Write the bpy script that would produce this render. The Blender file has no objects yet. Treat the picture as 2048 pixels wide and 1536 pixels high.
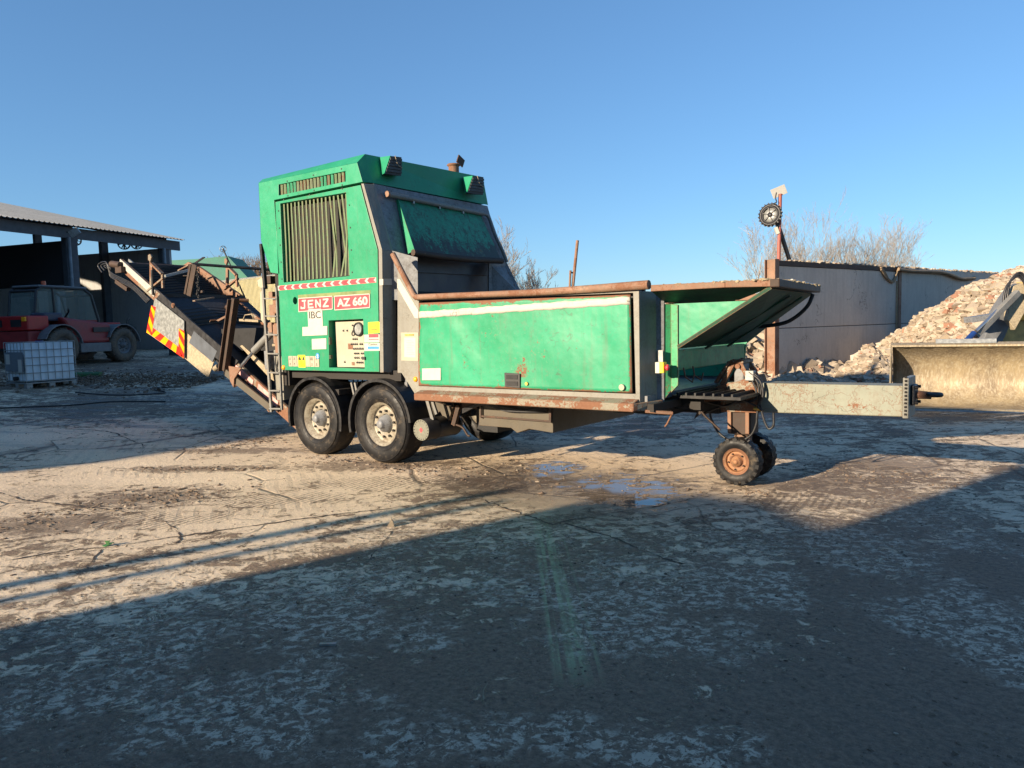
import bpy, bmesh, math, random
import numpy as np
from mathutils import Vector, Matrix, geometry
random.seed(7); rng = np.random.default_rng(7)
SC = bpy.context.scene; COL = SC.collection
R_ = math.radians
# ------------------------------------------------------------------ camera, sky, sun
CAM = Vector((7.381, -6.795, 1.813))
RM = Matrix(((0.797, -0.027, 0.604), (0.604, 0.077, -0.794), (-0.026, 0.997, 0.078)))
F = 1480.0
def _ortho(m):
    x = m.col[0].normalized(); z = (m.col[2] - x * m.col[2].dot(x)).normalized(); y = z.cross(x)
    return Matrix((x, y, z)).transposed()
RM = _ortho(RM)
cd = bpy.data.cameras.new('camera'); cam = bpy.data.objects.new('camera', cd); COL.objects.link(cam)
cam.matrix_world = Matrix.Translation(CAM) @ RM.to_4x4()
cd.sensor_width = 36; cd.lens = F / 2048 * 36; cd.clip_end = 3000; cd.clip_start = .05
SC.camera = cam
KX, KY = .95, 3.3
sun_to = Vector((-KX, -KY, 1)).normalized()
elev = math.asin(sun_to.z); azim = math.atan2(sun_to.x, sun_to.y)
W = bpy.data.worlds.new('World'); SC.world = W; W.use_nodes = True
wn = W.node_tree; bg = wn.nodes['Background']
sky = wn.nodes.new('ShaderNodeTexSky'); sky.sky_type = 'NISHITA'; sky.sun_disc = False
sky.sun_elevation = elev; sky.sun_rotation = azim
sky.air_density = 1.05; sky.dust_density = 0; sky.ozone_density = 6.0; sky.altitude = 0
sg = wn.nodes.new('ShaderNodeGamma'); sg.inputs[1].default_value = .74; sv = wn.nodes.new('ShaderNodeVectorMath'); sv.operation = 'MULTIPLY'; sv.inputs[1].default_value = (.76, .91, 1.02)
wn.links.new(sky.outputs[0], sg.inputs[0]); wn.links.new(sg.outputs[0], sv.inputs[0]); wn.links.new(sv.outputs[0], bg.inputs[0]); bg.inputs[1].default_value = .120
sd = bpy.data.lights.new('sun', 'SUN'); sun = bpy.data.objects.new('sun', sd); COL.objects.link(sun)
sd.energy = 5.0; sd.angle = R_(.53); sd.color = (1, .82, .60)
sun.rotation_euler = (-sun_to).to_track_quat('-Z', 'Y').to_euler()
SC.view_settings.view_transform = 'Standard'; SC.view_settings.look = 'None'
SC.view_settings.exposure = 1.1; SC.view_settings.gamma = 1
SC.cycles.max_bounces = 6; SC.cycles.use_denoising = True
# ------------------------------------------------------------------ surveying helpers (photo measurement -> metres)
def ray(px, py): return (RM @ Vector((px - 1024, 768 - py, -F))).normalized()
def PY(px, py, Y=0.): r = ray(px, py); return CAM + r * ((Y - CAM.y) / r.y)
def PX(px, py, X=0.): r = ray(px, py); return CAM + r * ((X - CAM.x) / r.x)
def PZ(px, py, Z=0.): r = ray(px, py); return CAM + r * ((Z - CAM.z) / r.z)
FW = RM @ Vector((0, 0, -1))
FH = Vector((FW.x, FW.y, 0)).normalized(); RH = Vector((FH.y, -FH.x, 0))
def PD(px, py, D): r = ray(px, py); return CAM + r * (D / r.dot(FW))
def PPL(px, py, p0, n): r = ray(px, py); return CAM + r * ((p0 - CAM).dot(n) / r.dot(n))
def RD(r, d, z=0.): v = CAM + RH * r + FH * d; return Vector((v.x, v.y, z))
def soft(t, k=.8): return k * math.log1p(math.exp(max(-30, min(30, t / k))))
def terr(x, y):
    h = .057 * soft(-x - 2.8)
    return h if h < 1.0 else 1.0 + .25 * (1 - math.exp(-(h - 1.0) / .25))
# ------------------------------------------------------------------ objects
def tag(o, label=None, cat=None, group=None, kind=None):
    for k, v in (('label', label), ('category', cat), ('group', group), ('kind', kind)):
        if v: o[k] = v
    return o
def empty(name, loc, label, cat, group=None):
    o = bpy.data.objects.new(name, None); COL.objects.link(o); o.location = loc; o.empty_display_size = .2
    o['_o'] = list(loc); return tag(o, label, cat, group)
class MB:
    def __init__(s): s.v = []; s.f = []; s.sm = []
    def add(s, vs, fs, smooth=False):
        b = len(s.v); s.v += [tuple(v) for v in vs]
        for f in fs: s.f.append([b + i for i in f]); s.sm.append(smooth)
        return s
    def box(s, x0, x1, y0, y1, z0, z1):
        v = [(x, y, z) for x in (x0, x1) for y in (y0, y1) for z in (z0, z1)]
        return s.add(v, [(0, 1, 3, 2), (4, 6, 7, 5), (0, 4, 5, 1), (2, 3, 7, 6), (0, 2, 6, 4), (1, 5, 7, 3)])
    def hexa(s, a, b):   # two matching quads
        return s.add(list(a) + list(b), [(3, 2, 1, 0), (4, 5, 6, 7), (0, 1, 5, 4), (1, 2, 6, 5), (2, 3, 7, 6), (3, 0, 4, 7)])
    def prism(s, pts, off):
        n = len(pts); off = Vector(off); a = [Vector(p) for p in pts]; b = [p + off for p in a]
        return s.add(a + b, [list(range(n))[::-1], list(range(n, 2 * n))] + [(i, (i + 1) % n, n + (i + 1) % n, n + i) for i in range(n)])
    def bar(s, p, q, w, h, up=(0, 0, 1)):
        p = Vector(p); q = Vector(q); d = (q - p).normalized(); u = Vector(up)
        if abs(d.dot(u)) > .98: u = Vector((0, 1, 0))
        a = d.cross(u).normalized() * w / 2; b = a.cross(d).normalized() * h / 2
        return s.hexa([p - a - b, p + a - b, p + a + b, p - a + b], [q - a - b, q + a - b, q + a + b, q - a + b])
    def tube(s, pts, r, n=8, cap=True, smooth=True, closed=False):
        pts = [Vector(p) for p in pts]; m = len(pts); rs = r if isinstance(r, (list, tuple)) else [r] * m
        rings = []; prev = None
        for i, p in enumerate(pts):
            d = (pts[min(i + 1, m - 1)] - pts[max(i - 1, 0)]).normalized()
            if prev is None:
                a = d.orthogonal().normalized()
            else:
                a = (prev - d * prev.dot(d)).normalized()
            prev = a; b = d.cross(a)
            rings.append([p + (a * math.cos(2 * math.pi * k / n) + b * math.sin(2 * math.pi * k / n)) * rs[i] for k in range(n)])
        vs = [v for rg in rings for v in rg]; fs = []
        for i in range(m - 1):
            for k in range(n): fs.append((i * n + k, i * n + (k + 1) % n, (i + 1) * n + (k + 1) % n, (i + 1) * n + k))
        s.add(vs, fs, smooth)
        if cap: s.add(rings[0], [list(range(n))[::-1]]); s.add(rings[-1], [list(range(n))])
        return s
    def cyl(s, p, q, r, n=20): return s.tube([p, q], r, n)
    def lathe(s, c, axis, prof, n=40, smooth=True):   # prof: (radius, along axis)
        c = Vector(c); ax = Vector(axis).normalized(); a = ax.orthogonal().normalized(); b = ax.cross(a); m = len(prof)
        vs = [c + ax * h + (a * math.cos(2 * math.pi * k / n) + b * math.sin(2 * math.pi * k / n)) * r for r, h in prof for k in range(n)]
        fs = [(i * n + k, (i + 1) * n + k, (i + 1) * n + (k + 1) % n, i * n + (k + 1) % n) for i in range(m - 1) for k in range(n)]
        return s.add(vs, fs, smooth)
    def plate(s, outline, holes, y0, y1):    # outline in (x, z); openings cut out; between y0 and y1
        vs = [Vector(p) for p in outline]; fcs = [list(range(len(outline)))]
        for h in holes: b = len(vs); vs += [Vector(p) for p in h]; fcs.append(list(range(b, b + len(h))))
        ov, oe, of, *_ = geometry.delaunay_2d_cdt(vs, [], fcs, 1, 1e-5)
        def inside(p, poly):
            c = False; j = len(poly) - 1
            for i in range(len(poly)):
                xi, yi = poly[i][0], poly[i][1]; xj, yj = poly[j][0], poly[j][1]
                if (yi > p[1]) != (yj > p[1]) and p[0] < (xj - xi) * (p[1] - yi) / (yj - yi) + xi: c = not c
                j = i
            return c
        keep = []
        for f in of:
            c = sum((ov[i] for i in f), Vector((0, 0))) / len(f)
            if inside(c, outline) and not any(inside(c, h) for h in holes): keep.append(list(f))
        n = len(ov); ed = {}
        for f in keep:
            for i in range(len(f)):
                e = (f[i], f[(i + 1) % len(f)])
                if (e[1], e[0]) in ed: del ed[(e[1], e[0])]
                else: ed[e] = 1
        s.add([(p[0], y0, p[1]) for p in ov] + [(p[0], y1, p[1]) for p in ov],
              keep + [[n + i for i in f[::-1]] for f in keep] + [(b, a, n + a, n + b) for a, b in ed])
        return s
    def build(s, name, mat, parent=None, bevel=0, label=None):
        o0 = Vector((0, 0, 0)); q = parent
        while q is not None:
            o0 += Vector(q.location); q = q.parent
        me = bpy.data.meshes.new(name)
        me.from_pydata([(v[0] - o0.x, v[1] - o0.y, v[2] - o0.z) for v in s.v], [], s.f)
        me.polygons.foreach_set('use_smooth', s.sm)
        bm = bmesh.new(); bm.from_mesh(me); bmesh.ops.recalc_face_normals(bm, faces=bm.faces); bm.to_mesh(me); bm.free()
        me.materials.append(mat); o = bpy.data.objects.new(name, me); COL.objects.link(o)
        if parent: o.parent = parent
        if bevel:
            m = o.modifiers.new('b', 'BEVEL'); m.width = bevel; m.segments = 2; m.limit_method = 'ANGLE'; m.angle_limit = R_(40); m.harden_normals = False
        if label: o['label'] = label
        return o
def text_mb(txt, org, w, h, y, bold=.0, name='lettering', mat=None, parent=None, dirx=(1, 0, 0), diry=(0, 0, 1), depth=.0015):
    cu = bpy.data.curves.new('t', 'FONT'); cu.body = txt; cu.offset = bold; cu.extrude = .001; cu.size = 1
    to = bpy.data.objects.new('t', cu); COL.objects.link(to); bpy.context.view_layer.update()
    me = bpy.data.meshes.new_from_object(to.evaluated_get(bpy.context.evaluated_depsgraph_get()))
    bpy.data.objects.remove(to); co = np.empty(len(me.vertices) * 3); me.vertices.foreach_get('co', co); co = co.reshape(-1, 3)
    lo = co.min(0); hi = co.max(0); dx = Vector(dirx); dy = Vector(diry); nn = dx.cross(dy); m = MB()
    vs = [Vector(org) + dx * ((c[0] - lo[0]) / (hi[0] - lo[0]) * w) + dy * ((c[1] - lo[1]) / (hi[1] - lo[1]) * h) + nn * (depth if c[2] > 0 else 0) for c in co]
    m.add(vs, [list(p.vertices) for p in me.polygons]); return m.build(name, mat, parent)
def curve_pts(pts, n=10):     # Catmull-Rom
    P = [Vector(p) for p in pts]; P = [2 * P[0] - P[1]] + P + [2 * P[-1] - P[-2]]; out = []
    for i in range(1, len(P) - 2):
        for k in range(n):
            t = k / n; a, b, c, d = P[i - 1:i + 3]
            out.append(.5 * ((2 * b) + (c - a) * t + (2 * a - 5 * b + 4 * c - d) * t * t + (-a + 3 * b - 3 * c + d) * t ** 3))
    out.append(P[-2]); return out
# ------------------------------------------------------------------ materials
class NT:
    def __init__(s, name):
        s.m = bpy.data.materials.new(name); s.m.use_nodes = True; s.t = s.m.node_tree; s.b = s.t.nodes['Principled BSDF']; s.n = s.t.nodes; s.l = s.t.links
        s.tc = s.n.new('ShaderNodeTexCoord').outputs['Object']
    def link(s, a, b): s.l.new(a, b)
    def val(s, sock, v):
        if hasattr(v, 'is_output') or isinstance(v, bpy.types.NodeSocket): s.l.new(v, sock)
        elif isinstance(v, (tuple, list)) and len(v) == 3 and sock.type == 'RGBA': sock.default_value = (*v, 1)
        else: sock.default_value = v
    def mp(s, scale=(1, 1, 1), rot=(0, 0, 0), loc=(0, 0, 0), vec=None):
        n = s.n.new('ShaderNodeMapping'); s.l.new(vec or s.tc, n.inputs[0]); n.inputs['Scale'].default_value = scale
        n.inputs['Rotation'].default_value = rot; n.inputs['Location'].default_value = loc; return n.outputs[0]
    def noise(s, scale, detail=4, rough=.55, vec=None, dist=0, col=False):
        n = s.n.new('ShaderNodeTexNoise'); s.l.new(vec or s.tc, n.inputs['Vector']); n.inputs['Scale'].default_value = scale
        n.inputs['Detail'].default_value = detail; n.inputs['Roughness'].default_value = rough; n.inputs['Distortion'].default_value = dist
        return n.outputs['Color' if col else 'Fac']
    def vor(s, scale, feat='F1', vec=None, rnd=1, out='Distance'):
        n = s.n.new('ShaderNodeTexVoronoi'); n.feature = feat; s.l.new(vec or s.tc, n.inputs['Vector']); n.inputs['Scale'].default_value = scale
        n.inputs['Randomness'].default_value = rnd; return n.outputs[out]
    def ma(s, op, a, b=0., c=None, clamp=False):
        n = s.n.new('ShaderNodeMath'); n.operation = op; n.use_clamp = clamp
        s.val(n.inputs[0], a); s.val(n.inputs[1], b)
        if c is not None: s.val(n.inputs[2], c)
        return n.outputs[0]
    def ramp(s, fac, lo, hi, a=0., b=1.):
        n = s.n.new('ShaderNodeMapRange'); s.val(n.inputs[0], fac); n.inputs[1].default_value = lo; n.inputs[2].default_value = hi
        n.inputs[3].default_value = a; n.inputs[4].default_value = b; return n.outputs[0]
    def mix(s, fac, a, b):
        n = s.n.new('ShaderNodeMix'); n.data_type = 'RGBA'; s.val(n.inputs[0], fac); s.val(n.inputs[6], a); s.val(n.inputs[7], b); return n.outputs[2]
    def sep(s, vec=None):
        n = s.n.new('ShaderNodeSeparateXYZ'); s.l.new(vec or s.tc, n.inputs[0]); return n.outputs
    def bump(s, h, strength=.4, dist=.01, normal=None):
        n = s.n.new('ShaderNodeBump'); n.inputs['Strength'].default_value = strength; n.inputs['Distance'].default_value = dist
        s.l.new(h, n.inputs['Height'])
        if normal: s.l.new(normal, n.inputs['Normal'])
        s.l.new(n.outputs[0], s.b.inputs['Normal']); return n.outputs[0]
    def out(s, col=None, rough=None, metal=None, spec=None):
        if col is not None: s.val(s.b.inputs['Base Color'], col)
        if rough is not None: s.val(s.b.inputs['Roughness'], rough)
        if metal is not None: s.val(s.b.inputs['Metallic'], metal)
        if spec is not None: s.b.inputs['Specular IOR Level'].default_value = spec
        return s.m
RUST = (.13, .052, .026); RUST2 = (.24, .125, .075)
def paint(name, base, rust=.15, dirt=.25, rough=.5, dirtcol=(.13, .10, .07), scratch=.5, seed=0, faded=None, streak=0., edgew=1., lines=0., mudz=None, rustz=None):
    s = NT(name); v = s.mp(loc=(seed * 3.1, seed, seed * 1.7))
    n1 = s.noise(1.3, 5, .6, v); n2 = s.noise(9, 6, .65, v); n3 = s.noise(38, 5, .7, v)
    f = faded or tuple(min(1, c * 1.35 + .03) for c in base)
    c = s.mix(s.ramp(s.ma('ADD', n1, s.ma('MULTIPLY', n2, .5)), .55, .95), base, f)
    c = s.mix(s.ramp(s.noise(.8, 3, .5, s.mp(loc=(5, seed, 2))), .4, .7, 0, .35), c, tuple(x * .72 for x in base))
    # grime
    g = s.ramp(s.ma('ADD', s.ma('MULTIPLY', n2, .6), s.ma('MULTIPLY', n3, .5)), .66 - dirt * .3, .86 - dirt * .2)
    c = s.mix(s.ma('MULTIPLY', g, min(1, dirt * 2.2)), c, dirtcol)
    if streak:
        st = s.ramp(s.noise(14, 4, .6, s.mp(scale=(1, 1, .07), loc=(seed, 0, 0))), .55, .75, 0, streak); c = s.mix(st, c, dirtcol)
    wsh = s.ramp(s.noise(3.2, 7, .75, s.mp(loc=(seed, 3, 5))), .52, .72, 0, .14); c = s.mix(wsh, c, tuple(min(1, x * 1.5 + .07) for x in base))
    Zc = s.sep()[2]
    if mudz:
        mg = s.ma('ADD', s.ma('ADD', s.ma('MULTIPLY', s.noise(5, 8, .75, s.mp(scale=(1, 1, .5), loc=(seed, 1, 1))), 1.0), s.ma('MULTIPLY', n3, .35)), s.ramp(Zc, mudz[0], mudz[1], .28, -.25)); c = s.mix(s.ramp(mg, .68, .78, 0, .92), c, dirtcol)
    # scratches: thin wandering lines
    if scratch:
        tot = None
        for i, (sc, ro) in enumerate((((1, 1, 2.6), .6), ((2.4, 1, .9), -.7), ((1, 1, 1), .1))):
            w = s.noise(2.1 + i, 2, .5, s.mp(scale=sc, rot=(0, ro, 0), loc=(seed + i * 7, i, 0)))
            ln = s.ramp(s.ma('ABSOLUTE', s.ma('SUBTRACT', w, .5)), 0, .006, 1, 0)
            brk = s.ramp(s.noise(5, 2, .5, s.mp(loc=(i * 3, seed, 9))), .56, .62)
            ln = s.ma('MULTIPLY', ln, brk); tot = ln if tot is None else s.ma('MAXIMUM', tot, ln)
        c = s.mix(s.ma('MULTIPLY', tot, scratch), c, (.05, .045, .03))
    # rust with a pale chipped border
    rn = s.ma('ADD', s.ma('MULTIPLY', s.noise(2.3, 6, .72, s.mp(loc=(seed * 2, 8, seed))), .72), s.ma('MULTIPLY', n3, .28))
    be = s.n.new('ShaderNodeBevel'); be.samples = 4; be.inputs['Radius'].default_value = .018
    ge = s.n.new('ShaderNodeNewGeometry'); dt = s.n.new('ShaderNodeVectorMath'); dt.operation = 'DOT_PRODUCT'
    s.link(be.outputs[0], dt.inputs[0]); s.link(ge.outputs['True Normal'], dt.inputs[1])
    edge = s.ramp(dt.outputs['Value'], .80, .995, 1, 0)
    rn = s.ma('ADD', rn, s.ma('MULTIPLY', edge, (.05 + rust * .28) * edgew))
    if rustz: rn = s.ma('ADD', rn, s.ma('MULTIPLY', s.ramp(s.ma('ABSOLUTE', s.ma('SUBTRACT', Zc, rustz[0])), 0, rustz[1], 1, 0), rustz[2]))
    th = .74 - rust * .34
    r = s.ramp(rn, th, th + .03)
    c = s.mix(s.ma('MULTIPLY', s.ramp(rn, th - .02, th), .35), c, tuple(min(1, x * 1.3 + .05) for x in base))
    if lines:
        tl = None
        for i in range(3):
            w = s.noise(3.2 + 1.3 * i, 4, .6, s.mp(rot=(0, i * 1.1, 0), loc=(seed + i * 5, 1, 2))); ln = s.ramp(s.ma('ABSOLUTE', s.ma('SUBTRACT', w, .5)), 0, .009, 1, 0)
            ln = s.ma('MULTIPLY', ln, s.ramp(s.noise(1.6, 3, .6, s.mp(loc=(i * 4, 2, seed))), .45, .55)); tl = ln if tl is None else s.ma('MAXIMUM', tl, ln)
        r = s.ma('MAXIMUM', r, s.ma('MULTIPLY', tl, lines))
    rc = s.mix(s.noise(22, 5, .7, v), RUST, RUST2)
    sp = s.ma('MULTIPLY', s.ramp(s.noise(17, 6, .8, s.mp(scale=(1, 1, .6), loc=(1, seed, 3))), .66, .70), s.ramp(s.noise(1.4, 4, .6, s.mp(loc=(seed, 6, 1))), .46, .62)); c = s.mix(s.ma('MULTIPLY', sp, min(1, .3 + rust)), c, (.10, .055, .03))
    pw = s.ma('MULTIPLY', s.ramp(s.noise(6, 8, .8, s.mp(scale=(1, 1, 1.6), rot=(0, .5, 0), loc=(seed, 2, 8))), .63, .68), s.ramp(s.noise(1.1, 3, .6, s.mp(loc=(3, 6, seed))), .45, .6)); c = s.mix(s.ma('MULTIPLY', pw, .45), c, tuple(min(1, x * .8 + .20) for x in base))
    c = s.mix(r, c, rc)
    s.bump(s.ma('ADD', s.ma('ADD', s.ma('MULTIPLY', n3, .3), s.ma('MULTIPLY', r, .5)), s.ma('MULTIPLY', s.noise(1.8, 3, .5, v), 11.0)), .4, .006)
    ro = s.ramp(s.ma('ADD', r, s.ma('MULTIPLY', n2, .4)), 0, 1.2, rough - .08, .9)
    return s.out(c, ro, 0, .4)
def plain(name, col, rough=.6, metal=0, var=.25, scale=12, bump=.2, seed=0):
    s = NT(name); n = s.noise(scale, 5, .65, s.mp(loc=(seed, seed, seed)))
    c = s.mix(s.ramp(n, .3, .7), tuple(x * (1 - var) for x in col), tuple(min(1, x * (1 + var)) for x in col))
    if bump: s.bump(s.noise(scale * 5, 4, .6), bump, .004)
    return s.out(c, s.ramp(n, .3, .7, rough - .1, min(1, rough + .12)), metal)
M = {}
GREEN = (.017, .235, .108)
M['green'] = paint('green_paint', GREEN, .24, .2, .42, faded=(.022, .275, .145), seed=1, streak=.25)
M['green_panel'] = paint('green_panel_paint', GREEN, .42, .25, .45, faded=(.028, .31, .165), seed=4, streak=.35, rustz=(2.13, .12, .13))
M['green_hood'] = paint('green_hood_paint', (.018, .245, .118), .18, .15, .42, faded=(.03, .29, .155), seed=2)
M['green_flap'] = paint('green_flap_paint', (.017, .21, .12), .33, .55, .5, faded=(.04, .35, .2), seed=3, dirtcol=(.035, .03, .028), streak=.8, scratch=1, mudz=(2.75, 3.45))
M['green_worn'] = paint('green_worn_paint', (.022, .25, .10), .5, .4, .5, faded=(.06, .34, .15), seed=5, dirtcol=(.06, .055, .035), streak=.6)
M['green_slat'] = paint('green_slat_paint', (.12, .20, .09), .28, .8, .6, faded=(.16, .24, .12), seed=6, dirtcol=(.12, .12, .07), scratch=0, streak=.5)
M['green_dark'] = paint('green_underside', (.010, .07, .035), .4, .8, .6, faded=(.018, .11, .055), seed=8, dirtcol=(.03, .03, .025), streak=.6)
M['grey'] = paint('grey_paint', (.20, .195, .17), .26, .4, .5, faded=(.245, .24, .205), seed=7, streak=.4, dirtcol=(.14, .12, .09))
M['grey_dark'] = paint('dark_grey_paint', (.19, .20, .21), .22, .5, .5, faded=(.24, .25, .26), seed=9, streak=.4, dirtcol=(.07, .06, .055))
M['grey_rust'] = paint('rust_eaten_grey_paint', (.19, .175, .13), .82, .6, .6, faded=(.28, .27, .21), seed=10, streak=.4)
M['beam'] = paint('pale_green_grey_paint', (.175, .185, .145), .33, .35, .55, faded=(.23, .245, .195), seed=11, scratch=.9, lines=.8, dirtcol=(.16, .12, .08), streak=.3)
M['rust'] = paint('rusty_steel', (.19, .095, .055), .62, .6, .8, faded=(.36, .22, .15), seed=12, scratch=0)
M['rust_dark'] = paint('dark_rusty_steel', (.04, .022, .015), .3, .6, .7, faded=(.075, .042, .027), seed=13, scratch=0, dirtcol=(.03, .025, .02))
M['black_steel'] = plain('black_steel', (.016, .016, .018), .5, 0, .5, 8, .3)
M['void'] = plain('oily_black_steel', (.006, .006, .007), .6, 0, .4, 8, .3)
M['under'] = plain('muddy_chassis_steel', (.018, .015, .013), .75, 0, .5, 6, .5)
M['skirt'] = paint('muddy_skirt_steel', (.075, .064, .047), .35, .7, .7, seed=14, dirtcol=(.09, .075, .05))
M['cream'] = plain('cream_enamel', (.36, .33, .245), .5, 0, .08, 4, .05)
M['white'] = plain('white_vinyl', (.44, .425, .375), .5, 0, .05, 10, .05)
M['stripe'] = paint('white_tape', (.42, .40, .35), .2, .25, .5, faded=(.48, .46, .40), seed=15, scratch=.8, edgew=0.)
M['red'] = plain('red_vinyl', (.62, .055, .07), .45, 0, .12, 6, .05)
M['yellow'] = plain('yellow_vinyl', (.85, .72, .02), .45, 0, .1, 6, .05)
M['blue'] = plain('blue_vinyl', (.05, .25, .6), .45, 0, .1, 6, .05)
M['ink'] = plain('black_ink', (.03, .03, .03), .5, 0, .1, 6, 0)
M['orange'] = plain('orange_reflector', (1.0, .36, .0), .35, 0, .08, 30, .05)
M['redrefl'] = plain('red_reflector', (.85, .025, .012), .35, 0, .08, 30, .05)
M['amber'] = plain('amber_lens', (.85, .33, .01), .3, 0, .1, 30, .05)
M['hose'] = plain('black_hose', (.02, .02, .022), .45, 0, .4, 20, .2)
M['galv'] = plain('galvanised_sheet', (.27, .28, .27), .45, .35, .3, 14, .3)
M['dirtyply'] = plain('mud_splashed_sheet', (.34, .28, .185), .85, 0, .35, 30, .5)
M['belt'] = plain('black_rubber_belt', (.011, .012, .014), .6, 0, .5, 20, .4)
M['pipe'] = paint('grey_pipe', (.16, .16, .15), .12, .4, .5, seed=16)
M['brass'] = plain('brass', (.5, .33, .08), .4, .6, .2, 20, .1)
M['wood'] = plain('weathered_board', (.30, .245, .16), .85, 0, .3, 18, .4)
def tyre_mat(name, base, mud):
    s = NT(name); n = s.noise(7, 6, .7); n2 = s.noise(45, 4, .6)
    c = s.mix(s.ramp(s.ma('ADD', n, s.ma('MULTIPLY', n2, .3)), .62 - mud * .25, .9 - mud * .25, 0, .8), base, (.16, .125, .085))
    s.bump(n2, .3, .004); return s.out(c, s.ramp(n, .35, .7, .4, .8), 0, .28)
M['tyre'] = tyre_mat('tyre_rubber', (.009, .009, .010), -.25); M['tyre_mud'] = tyre_mat('dusty_tyre_rubber', (.04, .037, .035), .5)
M['rim'] = paint('dirty_rim', (.30, .28, .22), .12, .8, .45, faded=(.45, .42, .34), seed=17, scratch=0)
M['rim_rust'] = paint('rust_orange_rim', (.27, .115, .045), .5, .5, .75, faded=(.36, .18, .085), seed=18, scratch=0)
M['guard'] = plain('black_mudguard', (.014, .014, .015), .42, 0, .5, 10, .3)
M['thred'] = plain('dusty_red_paint', (.24, .022, .022), .5, 0, .3, 4, .1)
M['thred_deep'] = plain('red_paint', (.34, .015, .015), .4, 0, .2, 4, .1)
M['thgrey'] = plain('grey_machine_paint', (.13, .135, .14), .6, 0, .3, 5, .1)
M['orangepaint'] = plain('yellow_machine_paint', (.75, .33, .015), .45, 0, .2, 5, .1)
M['bluepaint'] = plain('blue_paint', (.012, .04, .16), .35, 0, .2, 5, .1)
def glass(name, col, al=.35):
    s = NT(name); s.out(col, .06, 0, .6); s.b.inputs['Transmission Weight'].default_value = .75; s.b.inputs['IOR'].default_value = 1.1; return s.m
M['glass'] = glass('cab_glass', (.35, .45, .42))
def concrete(name, base, dark, seed=0, cracks=True):
    s = NT(name); v = s.mp(loc=(seed, 2, seed)); n = s.noise(.7, 6, .6, v); n2 = s.noise(11, 6, .7, v)
    c = s.mix(s.ramp(n, .3, .7), dark, base); c = s.mix(s.ramp(n2, .35, .7, 0, .35), c, tuple(x * .6 for x in base))
    st = s.ramp(s.noise(9, 4, .6, s.mp(scale=(1, 1, .08))), .5, .75, 0, .4); c = s.mix(st, c, tuple(x * .5 for x in base))
    h = n2
    if cracks:
        cr = s.ramp(s.ma('ABSOLUTE', s.ma('SUBTRACT', s.noise(.55, 7, .6, s.mp(loc=(4, 3, seed))), .5)), 0, .004, 1, 0)
        cr = s.ma('MULTIPLY', cr, s.ramp(s.noise(.9, 2, .5), .5, .58)); c = s.mix(s.ma('MULTIPLY', cr, .85), c, (.03, .03, .03)); h = s.ma('SUBTRACT', n2, cr)
    s.bump(h, .4, .01); return s.out(c, .85)
M['wallconc'] = concrete('wall_concrete', (.58, .53, .455), (.45, .41, .355))
M['shedwall'] = concrete('shed_wall_concrete', (.42, .42, .41), (.33, .33, .33), 3)
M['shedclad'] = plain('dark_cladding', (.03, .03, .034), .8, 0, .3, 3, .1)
M['shedsteel'] = plain('dark_blue_grey_steel', (.075, .085, .10), .7, 0, .3, 4, .1)
M['shedsteel2'] = plain('blue_grey_downpipe', (.16, .20, .24), .6, 0, .3, 4, .1)
def roofm():
    s = NT('fibre_cement_roof'); n = s.noise(.9, 6, .65); n2 = s.noise(14, 5, .7)
    c = s.mix(s.ramp(n, .3, .7), (.34, .34, .31), (.46, .45, .41)); c = s.mix(s.ramp(n2, .5, .7, 0, .7), c, (.15, .15, .12)); s.bump(n2, .3, .01); return s.out(c, .9)
M['roof'] = roofm()
def rubble(name, cols, dust):
    s = NT(name); g = s.n.new('ShaderNodeNewGeometry'); r = g.outputs['Random Per Island']
    cr = s.n.new('ShaderNodeValToRGB'); cr.color_ramp.interpolation = 'CONSTANT'; s.link(r, cr.inputs[0]); e = cr.color_ramp.elements
    e[0].position = 0; e[0].color = (*cols[0][1], 1); e[1].position = cols[0][0]; e[1].color = (*cols[1][1], 1); p = cols[0][0]
    for k in range(1, len(cols) - 1):
        p += cols[k][0]; x = e.new(p); x.color = (*cols[k + 1][1], 1)
    c = s.mix(s.ramp(s.noise(9, 5, .7), .35, .65, .0, .40), cr.outputs[0], dust); s.bump(s.noise(40, 4, .7), .5, .01); return s.out(c, .92)
M['rubble'] = rubble('crushed_concrete', [(.34, (.33, .27, .20)), (.26, (.39, .33, .255)), (.2, (.235, .185, .135)), (.07, (.27, .12, .075)), (.1, (.45, .40, .33)), (.06, (.17, .135, .10))], (.35, .285, .205))
M['rubbledust'] = plain('crushed_dust', (.26, .215, .155), .95, 0, .35, 8, .8)
M['clod'] = rubble('mud_clods', [(.4, (.16, .11, .075)), (.3, (.21, .15, .10)), (.2, (.12, .085, .06)), (.1, (.35, .29, .22))], (.17, .125, .085))
M['bark'] = plain('bark', (.32, .28, .235), .9, 0, .3, 4, 0)
M['twig'] = plain('twig_bark', (.36, .315, .265), .9, 0, .3, 4, 0)
M['hedge'] = plain('scrub_twigs', (.22, .16, .10), .9, 0, .4, 4, 0)
M['net'] = plain('green_netting', (.06, .20, .14), .7, 0, .2, 2, 0)
M['creamclad'] = plain('cream_cladding', (.66, .60, .36), .6, 0, .06, 2, 0)
M['plastic'] = plain('milky_plastic', (.60, .66, .68), .45, 0, .12, 2, .1)
M['chrome'] = plain('worn_chrome_rod', (.6, .6, .6), .25, .9, .1, 20, .05)
M['leaf'] = plain('green_leaf', (.03, .12, .03), .5, 0, .2, 20, .1)
M['bucketsteel'] = None
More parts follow.
